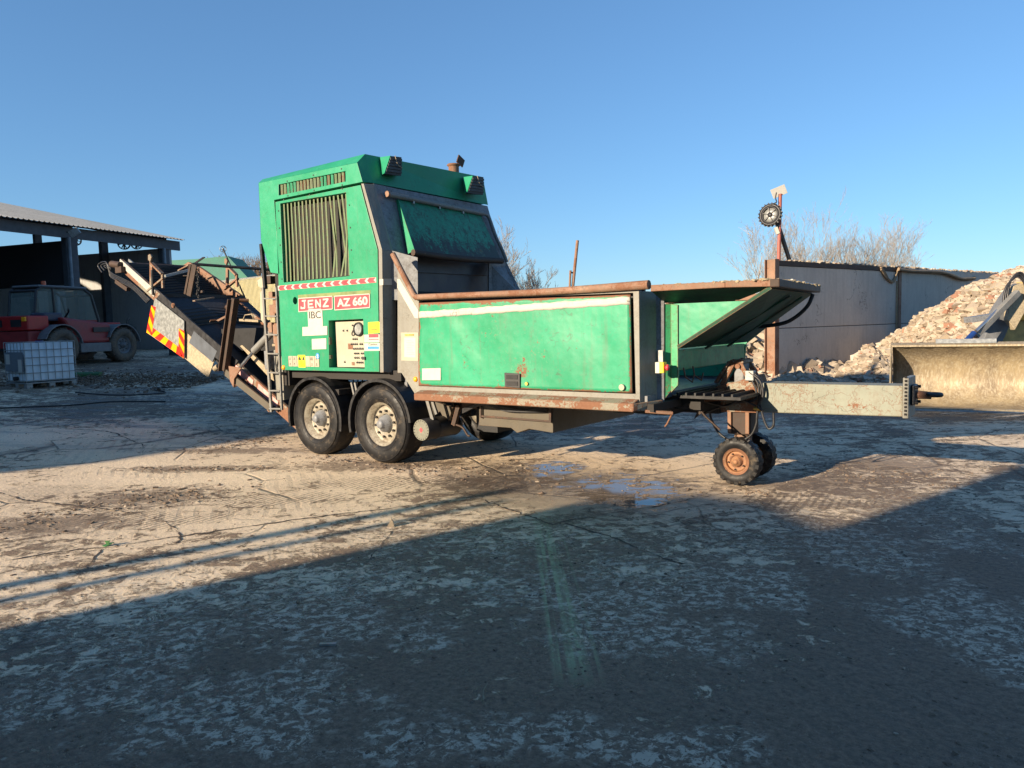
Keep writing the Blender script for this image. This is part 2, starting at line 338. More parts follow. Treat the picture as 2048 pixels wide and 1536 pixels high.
def bucketmat():
    s = NT('scoured_bucket_steel'); n = s.noise(2.2, 6, .65, s.mp(scale=(1, 1, .5))); n2 = s.noise(18, 5, .7, s.mp(scale=(1.4, 1.4, .35)))
    c = s.mix(s.ramp(n, .35, .65), (.34, .27, .165), (.17, .13, .085)); c = s.mix(s.ramp(n2, .45, .7, 0, .6), c, (.50, .45, .34)); s.bump(n2, .6, .02); return s.out(c, s.ramp(n, .3, .7, .4, .7), .15)
M['bucketsteel'] = bucketmat()
def ground_mat():
    s = NT('muddy_concrete'); th = math.atan2(RH.y, RH.x)
    def rmap(scale, extra=0, loc=(0, 0, 0)):   # rotate into the yard's slab direction, then stretch
        a = s.mp(rot=(0, 0, -(th + extra)), loc=loc); return s.mp(scale=scale, vec=a)
    X, Y, Z = s.sep()
    a = s.mp(rot=(0, 0, -th), loc=tuple(Matrix.Rotation(-th, 3, 'Z') @ Vector((-CAM.x, -CAM.y, 0)))); r, d, _ = s.sep(a)    # r to the right, d away, in metres
    def attr(nm): q = s.n.new('ShaderNodeAttribute'); q.attribute_name = nm; return q.outputs['Fac']
    n_big = s.noise(.33, 4, .55, rmap((1, 1.3, 1), loc=(3, 1, 0))); n_mid = s.noise(1.6, 9, .76, rmap((1, 1.25, 1), .12)); n_st = s.noise(5.5, 10, .80, rmap((1.1, 1.25, 1), -.08), .8)
    n_f = s.noise(26, 6, .7); n_ff = s.noise(120, 3, .6)
    # how muddy the slab is: thick film near the camera, scraped clean in the middle distance on the left
    z1 = s.ramp(d, 4.4, 7.4, .045, -.050)
    z2 = s.ramp(s.ma('ADD', r, s.ma('MULTIPLY', d, .1)), -3, 3.0, -.015, .02)
    far = s.ramp(d, 11, 15, 0, .07)
    zone = s.ma('ADD', s.ma('ADD', z1, z2), far)
    m = s.ma('ADD', s.ma('ADD', s.ma('MULTIPLY', n_st, .50), s.ma('MULTIPLY', n_mid, .32)), s.ma('MULTIPLY', n_big, .30))
    m = s.ma('ADD', m, zone); mud = s.ramp(m, .548, .575)
    thick = s.ramp(m, .66, .78)
    base = s.mix(s.ramp(n_big, .35, .65), (.90, .71, .49), (.68, .52, .35))
    base = s.mix(s.ramp(n_f, .45, .7, 0, .45), base, (.33, .26, .18)); base = s.mix(s.ramp(n_ff, .48, .62, 0, .5), base, (.90, .76, .56)); base = s.mix(s.ramp(s.noise(55, 6, .8, s.mp(loc=(4, 4, 0))), .52, .62, 0, .55), base, (.36, .27, .18))
    mc = s.mix(s.ramp(n_mid, .35, .65), (.120, .072, .045), (.185, .116, .072)); mc = s.mix(s.ramp(n_f, .4, .7, 0, .5), mc, (.065, .052, .042))
    mc = s.mix(s.ramp(s.noise(70, 4, .7), .60, .68), mc, (.28, .25, .20))
    c = s.mix(s.ma('MULTIPLY', mud, s.ramp(n_f, .3, .7, .75, 1.0)), base, mc)
    # fine pale flecks where the film is thin
    fl = s.ramp(s.noise(13, 10, .82, rmap((1.0, 1.15, 1), .1, (9, 4, 0)), .5), .510, .535); fl = s.ma('MULTIPLY', fl, s.ramp(s.ma('ADD', s.noise(1.3, 6, .7, rmap((1, 1, 1), 0, (2, 7, 0))), s.ma('MULTIPLY', attr('fk'), .14)), .45, .54)); fl = s.ma('MULTIPLY', fl, s.ramp(d, 5, 8, 1, .4))
    c = s.mix(s.ma('MULTIPLY', fl, .9), c, (.68, .58, .44))
    # ruts and wheel scrapes: narrow parallel dark lines in patches
    wv = s.n.new('ShaderNodeTexWave'); s.link(rmap((1, 1, 1), .35), wv.inputs[0]); wv.inputs['Scale'].default_value = 1.9; wv.inputs['Distortion'].default_value = 2.2; wv.inputs['Detail'].default_value = 3; wv.inputs['Detail Scale'].default_value = 1.5
    wl = s.ma('MULTIPLY', s.ramp(wv.outputs['Fac'], .62, .85), s.ramp(s.noise(.55, 3, .5, rmap((1, 1.6, 1), 0, (7, 2, 0))), .52, .62)); c = s.mix(s.ma('MULTIPLY', wl, .25), c, (.16, .125, .09))
    tr = s.ma('MULTIPLY', s.ramp(s.ma('ADD', attr('tr'), s.ma('MULTIPLY', s.ma('SUBTRACT', n_mid, .5), 2.5)), .1, .4), 1.); wv2 = s.n.new('ShaderNodeTexWave'); s.link(rmap((1, 1, 1), -.55), wv2.inputs[0]); wv2.inputs['Scale'].default_value = 4.2; wv2.inputs['Distortion'].default_value = 3.0; wv2.inputs['Detail'].default_value = 4; wv2.inputs['Detail Scale'].default_value = 3
    c = s.mix(s.ma('MULTIPLY', s.ma('MULTIPLY', tr, s.ramp(wv2.outputs['Fac'], .5, .75)), .6), c, (.15, .11, .075))
    # slab joints and wandering cracks
    def line(v, per, off, w):
        q = s.ma('ADD', s.ma('DIVIDE', v, per), off); q = s.ma('ABSOLUTE', s.ma('SUBTRACT', s.ma('FRACT', q), .5)); return s.ramp(q, 0, w / per, 1, 0)
    a2 = s.mp(rot=(0, 0, -(th + .30))); wob = s.ma('MULTIPLY', s.noise(3, 4, .6), .05)
    u2, v2, _ = s.sep(a2); 
    ve = s.vor(.55, 'DISTANCE_TO_EDGE', s.mp(loc=(1.3, .6, 0), vec=s.mix(.12, s.tc, s.noise(1.6, 5, .65, col=True)))); crk = s.ma('MULTIPLY', s.ramp(ve, 0, .012, 1, 0), s.ma('MULTIPLY', s.ramp(d, 6.0, 7.5), s.ramp(s.noise(.4, 3, .5, s.mp(loc=(8, 8, 0))), .47, .54)))
    ve2 = s.vor(1.6, 'DISTANCE_TO_EDGE', s.mix(.12, s.tc, s.noise(2.6, 5, .65, col=True))); crk2 = s.ma('MULTIPLY', s.ramp(ve2, 0, .03, 1, 0), s.ramp(s.noise(.33, 3, .5, s.mp(loc=(2, 5, 0))), .58, .64))
    cr = s.ma('MAXIMUM', crk, s.ma('MULTIPLY', crk2, .8)); c = s.mix(s.ma('MULTIPLY', cr, .85), c, (.075, .055, .04))
    # puddles
    pn = s.noise(4.6, 9, .74, rmap((.8, 1.6, 1)))
    def pud(b, k): return s.ramp(s.ma('ADD', b, s.ma('MULTIPLY', s.ma('SUBTRACT', pn, .5), k)), .12, .42)
    P = pud(attr('pud'), 5.0)
    wet = s.ramp(s.ma('ADD', attr('wet'), s.ma('MULTIPLY', s.ma('SUBTRACT', pn, .5), 2.2)), .0, .5)
    mz = s.ramp(s.ma('ADD', attr('mz'), s.ma('MULTIPLY', s.ma('SUBTRACT', n_st, .5), 4.5)), .10, .45)
    c = s.mix(s.ma('MULTIPLY', mz, .8), c, s.mix(s.ramp(n_f, .35, .65), (.13, .088, .055), (.24, .17, .115)))
    wfar = s.ma('MULTIPLY', s.ramp(s.noise(1.1, 5, .6, rmap((.5, 2.2, 1), 0, (5, 5, 0))), .50, .60), s.ramp(d, 10.5, 13, 0, 1)); wfar = s.ma('MULTIPLY', wfar, s.ramp(d, 22, 30, 1, 0))
    wn_ = s.ma('MULTIPLY', s.ramp(s.noise(2.6, 7, .7, rmap((.7, 1.5, 1), .2, (1, 9, 0))), .56, .66), s.ramp(d, 5, 8, .08, .05))
    c = s.mix(s.ma('MULTIPLY', wet, .62), c, (.085, .062, .040)); c = s.mix(s.ma('MULTIPLY', wfar, .5), c, (.05, .045, .04)); c = s.mix(P, c, (.16, .125, .09))
    # chalky green smear left by something dragged
    g = s.ma('SUBTRACT', 1., s.ma('ABSOLUTE', s.ma('DIVIDE', s.ma('SUBTRACT', r, s.ma('ADD', .30, s.ma('MULTIPLY', s.ma('SUBTRACT', d, 4.2), -.01))), .14)))
    gd = s.ma('MULTIPLY', s.ramp(d, 3.55, 3.9, 0, 1), s.ramp(d, 6.0, 7.2, 1, 0)); gw = s.ramp(s.noise(5.5, 3, .5, s.mp(scale=(3.5, .05, 1), vec=a)), .42, .56)
    gs = s.ma('MULTIPLY', s.ma('MULTIPLY', s.ramp(g, 0, .25), gd), s.ma('MULTIPLY', gw, s.ramp(n_f, .30, .55))); c = s.mix(s.ma('MULTIPLY', gs, .85), c, (.46, .52, .28))
    rough = s.ramp(n_mid, .3, .7, .62, .9); rough = s.ma('SUBTRACT', rough, s.ma('MULTIPLY', wet, .30)); rough = s.ma('SUBTRACT', rough, s.ma('MULTIPLY', wfar, .40)); rough = s.ma('SUBTRACT', rough, s.ma('MULTIPLY', wn_, .38))
    rough = s.ma('MAXIMUM', s.ma('SUBTRACT', rough, P), .07)
    h = s.ma('ADD', s.ma('MULTIPLY', mud, .35), s.ma('ADD', s.ma('MULTIPLY', n_f, .55), s.ma('MULTIPLY', n_st, .9)))
    h = s.ma('ADD', h, s.ma('MULTIPLY', s.ma('MULTIPLY', n_mid, mud), .8)); h = s.ma('SUBTRACT', h, s.ma('MULTIPLY', cr, .7)); h = s.ma('ADD', h, s.ma('MULTIPLY', n_ff, .22)); h = s.ma('SUBTRACT', h, s.ma('MULTIPLY', wl, .12))
    dry = s.ma('SUBTRACT', 1., s.ma('MAXIMUM', P, 0.)); h = s.ma('MULTIPLY', h, dry)
    s.bump(h, .85, .028); return s.out(c, rough, 0, .5)
M['ground'] = ground_mat()
# ------------------------------------------------------------------ ground sheet
def axis(lo, hi, step, far, g=1.25):
    a = list(np.arange(lo, hi + 1e-6, step)); s = step; x = a[-1]
    while x < far: s *= g; x += s; a.append(x)
    s = step; x = a[0]; b = []
    while x > -far: s *= g; x -= s; b.append(x)
    return b[::-1] + a
gx = axis(-24, 12, .15, 900); gy = axis(-9, 24, .15, 900)
gm = MB(); nx, ny = len(gx), len(gy)
gm.v = [(x, y, terr(x, y) if abs(x) < 60 else terr(max(-60, min(60, x)), y)) for y in gy for x in gx]
gm.f = [(j * nx + i, j * nx + i + 1, (j + 1) * nx + i + 1, (j + 1) * nx + i) for j in range(ny - 1) for i in range(nx - 1)]; gm.sm = [True] * len(gm.f)
go = gm.build('ground', M['ground'])
def blobs(name, lst):
    co = np.array(gm.v); rr_ = (co[:, 0] - CAM.x) * RH.x + (co[:, 1] - CAM.y) * RH.y; dd_ = (co[:, 0] - CAM.x) * FH.x + (co[:, 1] - CAM.y) * FH.y; out = np.full(len(co), -9.)
    for px, py, a, b in lst:
        q = PZ(px, py) - CAM; out = np.maximum(out, 1 - np.sqrt(((rr_ - q.dot(RH)) / a) ** 2 + ((dd_ - q.dot(FH)) / b) ** 2))
    at = go.data.attributes.new(name, 'FLOAT', 'POINT'); at.data.foreach_set('value', np.maximum(out, -9).astype(np.float32))
blobs('pud', [(1240, 978, .75, .75), (1105, 938, .42, .6), (1285, 1003, .35, .3)])
blobs('wet', [(1010, 965, 1.0, 1.5), (1180, 985, 1.7, 1.6)])
blobs('fk', [(450, 1420, .55, .35), (120, 1400, .5, .3), (1230, 1150, .8, .8), (1480, 1110, .7, .8), (620, 1210, .9, .7), (250, 1230, .9, .7), (1990, 1260, .5, .8), (1600, 1060, .8, .6), (1350, 1270, .5, .3), (900, 1480, .5, .15), (1350, 1500, .5, .15), (1800, 1000, 1.6, 1.2), (1000, 1070, .8, .5)])
blobs('tr', [(760, 965, 1.4, .5), (1000, 970, .5, .5), (250, 1040, 1.3, .4), (560, 1000, 1.0, .4), (1620, 1000, .8, .5), (60, 990, .8, .6)])
blobs('mz', [(300, 995, 1.1, .7), (80, 1050, 1.2, .6), (400, 940, 1.4, .3), (760, 930, 1.6, .5), (1650, 965, 1.6, .7), (1760, 930, 1.4, 1.0), (480, 905, 1.5, .35)])
tag(go, 'muddy concrete yard floor with cracks, puddles and long shadows', None, None, 'structure')
# ------------------------------------------------------------------ scattered lumps (numpy)
def rocks(name, P, S, mat, label, cat=None, kind='stuff', flat=.7, parent=None):
    n = len(P); base = np.array([(x, y, z) for x in (-1, 1) for y in (-1, 1) for z in (-1, 1)], float) * .5
    top = np.array([[0, 0, .72], [0, 0, -.6]]); base = np.vstack([base, top])
    fc = np.array([(0, 1, 5, 4), (2, 6, 7, 3), (0, 2, 3, 1), (4, 5, 7, 6)])
    tri = []
    for q in fc: tri += [(q[0], q[1], q[2]), (q[0], q[2], q[3])]
    tri += [(8, 5, 1), (8, 7, 5), (8, 3, 7), (8, 1, 3), (9, 0, 4), (9, 4, 6), (9, 6, 2), (9, 2, 0)]
    tri = np.array(tri); m = len(base)
    V = np.repeat(base[None], n, 0) * rng.uniform(.55, 1.25, (n, m, 3)) * rng.uniform(.6, 1.3, (n, 1, 3))
    q = rng.normal(size=(n, 4)); q /= np.linalg.norm(q, axis=1)[:, None]; w, x, y, z = q.T
    Rm = np.stack([1 - 2 * (y * y + z * z), 2 * (x * y - w * z), 2 * (x * z + w * y), 2 * (x * y + w * z), 1 - 2 * (x * x + z * z), 2 * (y * z - w * x), 2 * (x * z - w * y), 2 * (y * z + w * x), 1 - 2 * (x * x + y * y)], 1).reshape(n, 3, 3)
    V = np.einsum('nij,nmj->nmi', Rm, V) * np.asarray(S)[:, None, None]; V[:, :, 2] *= flat; V += np.asarray(P)[:, None, :]
    T = (tri[None] + (np.arange(n) * m)[:, None, None]).reshape(-1, 3); me = bpy.data.meshes.new(name)
    me.vertices.add(n * m); me.vertices.foreach_set('co', V.reshape(-1)); me.loops.add(len(T) * 3); me.loops.foreach_set('vertex_index', T.reshape(-1).astype(np.int32))
    me.polygons.add(len(T)); me.polygons.foreach_set('loop_start', np.arange(0, len(T) * 3, 3, dtype=np.int32)); me.polygons.foreach_set('loop_total', np.full(len(T), 3, np.int32))
    me.update(calc_edges=True); me.validate(); me.shade_flat(); me.materials.append(mat); o = bpy.data.objects.new(name, me); COL.objects.link(o)
    if parent: o.parent = parent
    return tag(o, label, cat, None, kind)
def join_into(o, others):
    bm = bmesh.new(); bm.from_mesh(o.data)
    for q in others: bm.from_mesh(q.data)
    bm.to_mesh(o.data); bm.free()
    for q in others: bpy.data.objects.remove(q)
def heap(name, label, hf, r0, r1, d0, d1, n, s0, s1, step=.22, seed=1):
    m = MB(); rs = np.arange(r0, r1, step); ds = np.arange(d0, d1, step)
    for d in ds:
        for r in rs:
            p = RD(r, d); h = hf(r, d); m.v.append((p.x, p.y, terr(p.x, p.y) + (h - .07 + random.uniform(-.05, .05) if h > .1 else -.08)))
    k = len(rs); m.f = [(j * k + i, j * k + i + 1, (j + 1) * k + i + 1, (j + 1) * k + i) for j in range(len(ds) - 1) for i in range(k - 1)]; m.sm = [False] * len(m.f)
    o = m.build(name, M['rubbledust'])
    P = []; S = []
    while len(P) < n:
        r = random.uniform(r0, r1); d = random.uniform(d0, d1); h = hf(r, d)
        if h <= .02 and random.random() > .04: continue
        if h <= -.5: continue
        p = RD(r, d); P.append((p.x, p.y, terr(p.x, p.y) + max(h, 0) + .0)); S.append(s0 + (s1 - s0) * random.random() ** 3.2 * (1.9 if random.random() < .01 else 1))
    c = rocks('lumps', P, S, M['rubble'], None)
    o.data.materials.append(M['rubble']); nf = len(o.data.polygons); join_into(o, [c])
    mi = np.ones(len(o.data.polygons), np.int32); mi[:nf] = 0; o.data.polygons.foreach_set('material_index', mi)
    return tag(o, label, 'rubble', None, 'stuff')
def interp(x, xs, ys): return float(np.interp(x, xs, ys))
def hill(r, d):
    top = interp(r, [11.5, 11.9, 12.4, 13.2, 14.2, 15.8, 20, 24], [-.4, .1, .7, 2.0, 2.8, 3.2, 3.6, 3.2]); c = 22.0
    return top * (1 - abs((d - c) / (4.8 if d < c else 6.0)) ** 1.5) + .10 * math.sin(r * 3.1 + d) + .08 * math.sin(d * 4.3 - r)
heap('rubble_heap', 'large pale heap of crushed brick and concrete behind the loader bucket', hill, 8.8, 21, 16.5, 27.5, 52000, .03, .24)
hill2 = lambda r, d: 1.0 * (1 - math.hypot((r - 10.2) / .85, (d - 21.1) / 1.2)) * 1.0
heap('rubble_heap', 'small sunlit heap of broken concrete at the foot of the concrete wall', hill2, 9.2, 11.3, 19.8, 22.4, 2600, .04, .22, .12)
hill3 = lambda r, d: .32 * (1 - abs((r - 8.0) / 1.5)) * (1 - abs((d - 20.6) / 1.0)) if abs(d - 20.6) < 1 else -1
heap('rubble_heap', 'low dark spill of rubble in shade along the concrete wall', hill3, 6.9, 9.4, 19.6, 21.6, 1600, .03, .16, .15)
hill4 = lambda r, d: 2.9 * (1 - math.hypot((r - 6.9) / 5.2, (d - 27.5) / 4.8))
heap('rubble_heap', 'rubble heap seen between the hopper lip and the concrete wall end', hill4, 3.0, 12, 22.7, 31, 9000, .06, .5, .25)
# mud clods on the slab
P = []; S = []
def clods(px0, py0, px1, py1, n, spread, s0, s1):
    a = PZ(px0, py0); b = PZ(px1, py1)
    for _ in range(n):
        t = random.random(); p = a.lerp(b, t) + FH * random.gauss(0, spread) + RH * random.gauss(0, spread * 1.3); P.append((p.x, p.y, terr(p.x, p.y))); S.append(s0 + (s1 - s0) * random.random() ** 3)
clods(640, 915, 940, 950, 500, .20, .008, .05); clods(180, 1020, 430, 980, 420, .25, .008, .05); clods(280, 942, 520, 938, 260, .10, .008, .045); clods(0, 1060, 120, 1030, 160, .2, .008, .04)
clods(1020, 920, 1300, 985, 260, .35, .008, .045); clods(430, 905, 560, 880, 260, .2, .008, .05); clods(1620, 930, 1900, 975, 420, .3, .006, .03); clods(1500, 985, 1530, 985, 60, .06, .006, .03); clods(1010, 880, 1060, 980, 220, .25, .006, .03)
for _ in range(11000):
    r = random.uniform(-9, 9); d = 2.3 + 13.5 * random.random() ** 1.5; p = RD(r * d / 12, d); P.append((p.x, p.y, terr(p.x, p.y))); S.append(.003 + .020 * random.random() ** 5)
rocks('mud_clods', P, S, M['clod'], 'crumbs and clods of brown mud lying on the yard floor', 'mud', flat=.55)
# open joints between the slabs, packed with dark mud
M['joint'] = plain('joint_mud', (.055, .042, .032), .8, 0, .5, 12, .6)
rj = random.Random(5); jm = MB()
for chain in ([(-60, 1132), (0, 1124), (110, 1106), (220, 1095), (360, 1073), (530, 1048), (703, 1025), (940, 1000)], [(0, 990), (114, 1010), (189, 1016), (281, 1027), (334, 1045), (362, 1069), (347, 1090)],
              [(-60, 954), (0, 948), (176, 935), (286, 917), (440, 904), (520, 890)], [(286, 917), (290, 902), (225, 884), (60, 880)],
              [(930, 985), (1107, 1051), (1270, 1020), (1427, 989), (1500, 968)], [(170, 1140), (200, 1105), (214, 1096)], [(740, 1120), (782, 1060)], [(1130, 1046), (1380, 1130)]):
    P3 = [PZ(*p) for p in chain]; pts = []
    for a, b in zip(P3[:-1], P3[1:]):
        n = max(2, int((b - a).length / .04)); sd_ = Vector((-(b - a).y, (b - a).x, 0)).normalized()
        for k in range(n): pts.append((a.lerp(b, k / n), sd_))
    off = 0.; w = .0065; row = []
    for p, sd_ in pts:
        off = off * .85 + rj.gauss(0, .011); w = min(.018, max(.002, w + rj.gauss(0, .003))); c = p + sd_ * off; z = terr(c.x, c.y) + .0035; row.append((c - sd_ * w * rj.uniform(.3, 1.5), c + sd_ * w * rj.uniform(.3, 1.5), z))
    for (a0, a1, z0), (b0, b1, z1) in zip(row[:-1], row[1:]): jm.add([(a0.x, a0.y, z0), (a1.x, a1.y, z0), (b1.x, b1.y, z1), (b0.x, b0.y, z1)], [(0, 1, 2, 3)])
o = jm.build('floor_joints', M['joint']); tag(o, 'dark open joints and cracks between the yard slabs', None, None, 'structure')
# litter bank behind the container
P = []; S = []
for _ in range(5000):
    d = random.gauss(20.3, .9); r = random.uniform(-13.8, -8.2); p = RD(r, d); P.append((p.x, p.y, terr(p.x, p.y) + abs(random.gauss(0, .05)))); S.append(.012 + .07 * random.random() ** 3)
rocks('debris', P, S, M['clod'], 'dark strip of soil, twigs and debris in front of the red handler', 'debris', flat=.5)
# ------------------------------------------------------------------ buildings behind the photographer (they throw the long shadows)
y0 = -18.0
def plainwall(name, poly, lab, mat, dpt=6):
    m = MB(); m.prism([(x, y0, z) for x, z in poly], (0, -dpt, 0)); return tag(m.build(name, mat), lab, 'building')
def ox(x, y): return x - KX * (y + 18) / KY
plainwall('workshop', [(ox(3.43, -.32), -.2), (ox(3.43, -.32), 5.34), (-.95, 5.62), (-.3, 5.62), (.2, 5.5), (.62, 5.42), (.62, 11), (14, 11), (14, -.2)], 'tall workshop standing behind the photographer', M['shedclad'])
plainwall('store_building', [(-80, -.2), (-80, 11.4), (-31, 11.4), (-30.5, 12.4), (-22.5, 12.4), (-20.0, 9.8), (-15.4, 8.9), (-13.9, 6.9), (-9.75, 6.7), (-9.75, -.2)], 'long low store building behind the photographer', M['shedclad'])
m = MB(); m.box(-2.72, -2.58, -18.1, -17.9, -.2, 5.35); tag(m.build('gate_post', M['rust']), 'square steel gate post behind the photographer', 'post')
m = MB(); m.box(-2.30, -2.22, -18.1, -17.9, -.2, 5.2); tag(m.build('gate_post', M['rust']), 'thin steel gate post behind the photographer', 'post')
# ------------------------------------------------------------------ concrete wall on the right
A = PZ(1548, 757, 0.); A2 = Vector((A.x + .268 * 7.8, A.y + 7.8, 0)); A3 = Vector((A.x + .268 * 19, A.y + 19, 0))
wd = (A2 - A).normalized(); wnrm = Vector((-wd.y, wd.x, 0))
wall = empty('concrete_wall', A, 'tall grey precast concrete panel wall with rusty steel posts', 'wall')
H = 3.6
for k, (a, b) in enumerate(((A, A2), (A2, A3))):
    for z0, z1 in ((-.1, 1.52), (1.54, H - (.16 if k == 0 else 0))):
        m = MB(); aa = a + wd * .12; bb = b - wd * .06; n = 24
        m.hexa([aa + Vector((0, 0, z0)), aa + wnrm * .16 + Vector((0, 0, z0)), aa + wnrm * .16 + Vector((0, 0, z1)), aa + Vector((0, 0, z1))],
               [bb + Vector((0, 0, z0)), bb + wnrm * .16 + Vector((0, 0, z0)), bb + wnrm * .16 + Vector((0, 0, z1)), bb + Vector((0, 0, z1))])
        m.build('panel', M['wallconc'], wall, .012)
    m = MB(); aa = a + wd * .14 + wnrm * .05; bb = b - wd * .08 + wnrm * .05; m.prism([aa, aa + Vector((0, 0, 3.3)), bb + Vector((0, 0, 3.3)), bb], wnrm * .05); m.build('panel_core', M['shedclad'], wall)
for a, w in ((A, .34), (A2, .22)):
    m = MB(); t = H + .03
    for s in (-1, 1):
        c = a + wnrm * (.08 + s * w * .5); m.hexa([c - wd * .11 - wnrm * .012, c + wd * .11 - wnrm * .012, c + wd * .11 + wnrm * .012, c - wd * .11 + wnrm * .012], [q + Vector((0, 0, t)) for q in (c - wd * .11 - wnrm * .012, c + wd * .11 - wnrm * .012, c + wd * .11 + wnrm * .012, c - wd * .11 + wnrm * .012)])
    c0 = a + wnrm * (.08 - w * .5 + .014); c1 = a + wnrm * (.08 + w * .5 - .014); m.hexa([c0 - wd * .01, c0 + wd * .01, c1 + wd * .01, c1 - wd * .01], [q + Vector((0, 0, t)) for q in (c0 - wd * .01, c0 + wd * .01, c1 + wd * .01, c1 - wd * .01)])
    m.build('post', M['rust'], wall)
m = MB(); za = Vector((0, 0, H - .15)); m.hexa([A + wd * .13 - wnrm * .03 + za, A + wd * .13 + wnrm * .2 + za, A + wd * .13 + wnrm * .2 + za + Vector((0, 0, .15)), A + wd * .13 - wnrm * .03 + za + Vector((0, 0, .15))], [q + (A2 - A - wd * .27) for q in (A + wd * .13 - wnrm * .03 + za, A + wd * .13 + wnrm * .2 + za, A + wd * .13 + wnrm * .2 + za + Vector((0, 0, .15)), A + wd * .13 - wnrm * .03 + za + Vector((0, 0, .15)))])
m.build('capping_channel', M['rust_dark'], wall)
m = MB(); q = A2 - wd * .22 - wnrm * .03; m.bar(q + Vector((0, 0, .02)), q + Vector((0, 0, 3.1)), .05, .05); m.build('edge_rail', M['wood'], wall)
# netting slung over the wall top
m = MB()
nets = [(1762, 536), (1770, 548), (1779, 560), (1787, 561), (1793, 548), (1797, 538)]
for k in range(4): m.tube(curve_pts([PPL(x + random.uniform(-1.5, 1.5), y + random.uniform(-2, 2) + k * .8, A - wnrm * .05, wnrm) for x, y in nets], 6), .035, 5)
tops = [(1797, 538), (1825, 541), (1855, 543), (1885, 546), (1908, 552), (1922, 558), (1938, 558), (1950, 556)]
for k in range(4): m.tube(curve_pts([PPL(x, y + random.uniform(-1.5, 1.5), A - wnrm * (.03 + .04 * k), wnrm) for x, y in tops], 5), .05, 5)
tag(m.build('netting', M['hedge']), 'scrap of torn dark netting hanging over the top of the concrete wall', 'netting')
P = []; S = []
for _ in range(260):
    t = random.uniform(.1, 2.2); p = A.lerp(A2, min(t, .96 if t < 1 else t)) + wnrm * random.uniform(.0, .15); P.append((p.x, p.y, H + .02)); S.append(random.uniform(.04, .12))
rocks('stones', P, S, M['rubble'], 'loose pale stones lying along the top of the concrete wall', 'stones')
# light mast behind the wall end
def spoked(m, c, ax, r, n=8, w=.06):
    ax = Vector(ax).normalized(); m.lathe(c, ax, [(r * .86, -w), (r, -w), (r, w), (r * .86, w), (r * .86, -w)], 28); a = ax.orthogonal().normalized(); b = ax.cross(a); c = Vector(c)
    for k in range(n):
        t = 2 * math.pi * k / n; m.bar(c, c + (a * math.cos(t) + b * math.sin(t)) * r * .9, r * .13, w * .8, ax)
    m.lathe(c, ax, [(.001, -w * 1.3), (r * .28, -w * 1.3), (r * .28, w * 1.3), (.001, w * 1.3)], 16)
D = 22.9
mast = empty('light_mast', PD(1557, 525, D), 'red steel mast carrying a white floodlight and round reel above the wall', 'mast')
MB().cyl(PD(1556.5, 560, D), PD(1560.5, 388, D), .055, 12).build('pole', plain('red_oxide_pole', (.30, .085, .06), .6), mast)
m = MB(); c = PD(1558, 383, D); ax = (RH * .9 + Vector((0, 0, .35))).normalized(); up = Vector((0, 0, 1)); up = (up - ax * up.dot(ax)).normalized(); nn = ax.cross(up)
m.hexa([c + ax * -.24 + up * -.15, c + ax * .24 + up * -.15, c + ax * .24 + up * .15, c + ax * -.24 + up * .15], [c + nn * -.12 + ax * -.15 + up * -.09, c + nn * -.12 + ax * .15 + up * -.09, c + nn * -.12 + ax * .15 + up * .09, c + nn * -.12 + ax * -.15 + up * .09])
fl = m.build('floodlight', M['white'], mast, .01)
MB().tube(curve_pts([PD(1553, 385, D - .1), PD(1551, 396, D - .1), PD(1553, 404, D - .1), PD(1546, 408, D - .1), PD(1541, 411, D)], 5), .02, 6).build('bracket', M['black_steel'], mast)
m = MB(); cc = PD(1541, 430, D); axr = (-FH * .75 - RH * .62 + Vector((0, 0, .1))).normalized(); m.lathe(cc, axr, [(.26, -.05), (.345, -.05), (.345, .06), (.26, .06), (.26, -.05)], 28)
for k in range(20):
    t = 2 * math.pi * k / 20; a = axr.orthogonal().normalized(); b = axr.cross(a); m.bar(cc + (a * math.cos(t) + b * math.sin(t)) * .34 - axr * .06, cc + (a * math.cos(t) + b * math.sin(t)) * .36 + axr * .065, .045, .03, a)
reel = m.build('lamp_housing', M['black_steel'], mast)
m = MB(); m.lathe(cc, axr, [(.001, -.06), (.26, -.04), (.26, .0), (.09, .03), (.001, .03)], 24); m.build('reflector', M['galv'], reel)
m = MB(); spoked(m, cc + axr * .05, axr, .26, 6, .015); m.build('guard', M['black_steel'], reel)
m = MB(); m.bar(PD(1549, 440, D), PD(1558, 455, D), .1, .1); m.bar(PD(1558, 455, D), PD(1580, 524, D + .3), .09, .09); m.build('strut', M['black_steel'], mast)
m = MB(); m.bar(PD(1551, 455, D), PD(1556, 468, D), .14, .1); m.build('junction_box', M['white'], mast)
# leaning steel posts behind the hopper
m = MB(); m.cyl(PD(1143, 600, 20), PD(1155, 481, 20), .042, 10); m.bar(PD(1142, 545, 20), PD(1148, 546, 20), .04, .04)
o = tag(m.build('steel_post', M['rust']), 'tall leaning rusty steel post beyond the hopper rim', 'post')
m = MB(); m.cyl(PD(1138, 600, 19.95), PD(1141, 541, 19.95), .03, 8); tag(m.build('steel_post', M['rust']), 'short thin rusty post beside the tall leaning post', 'post')
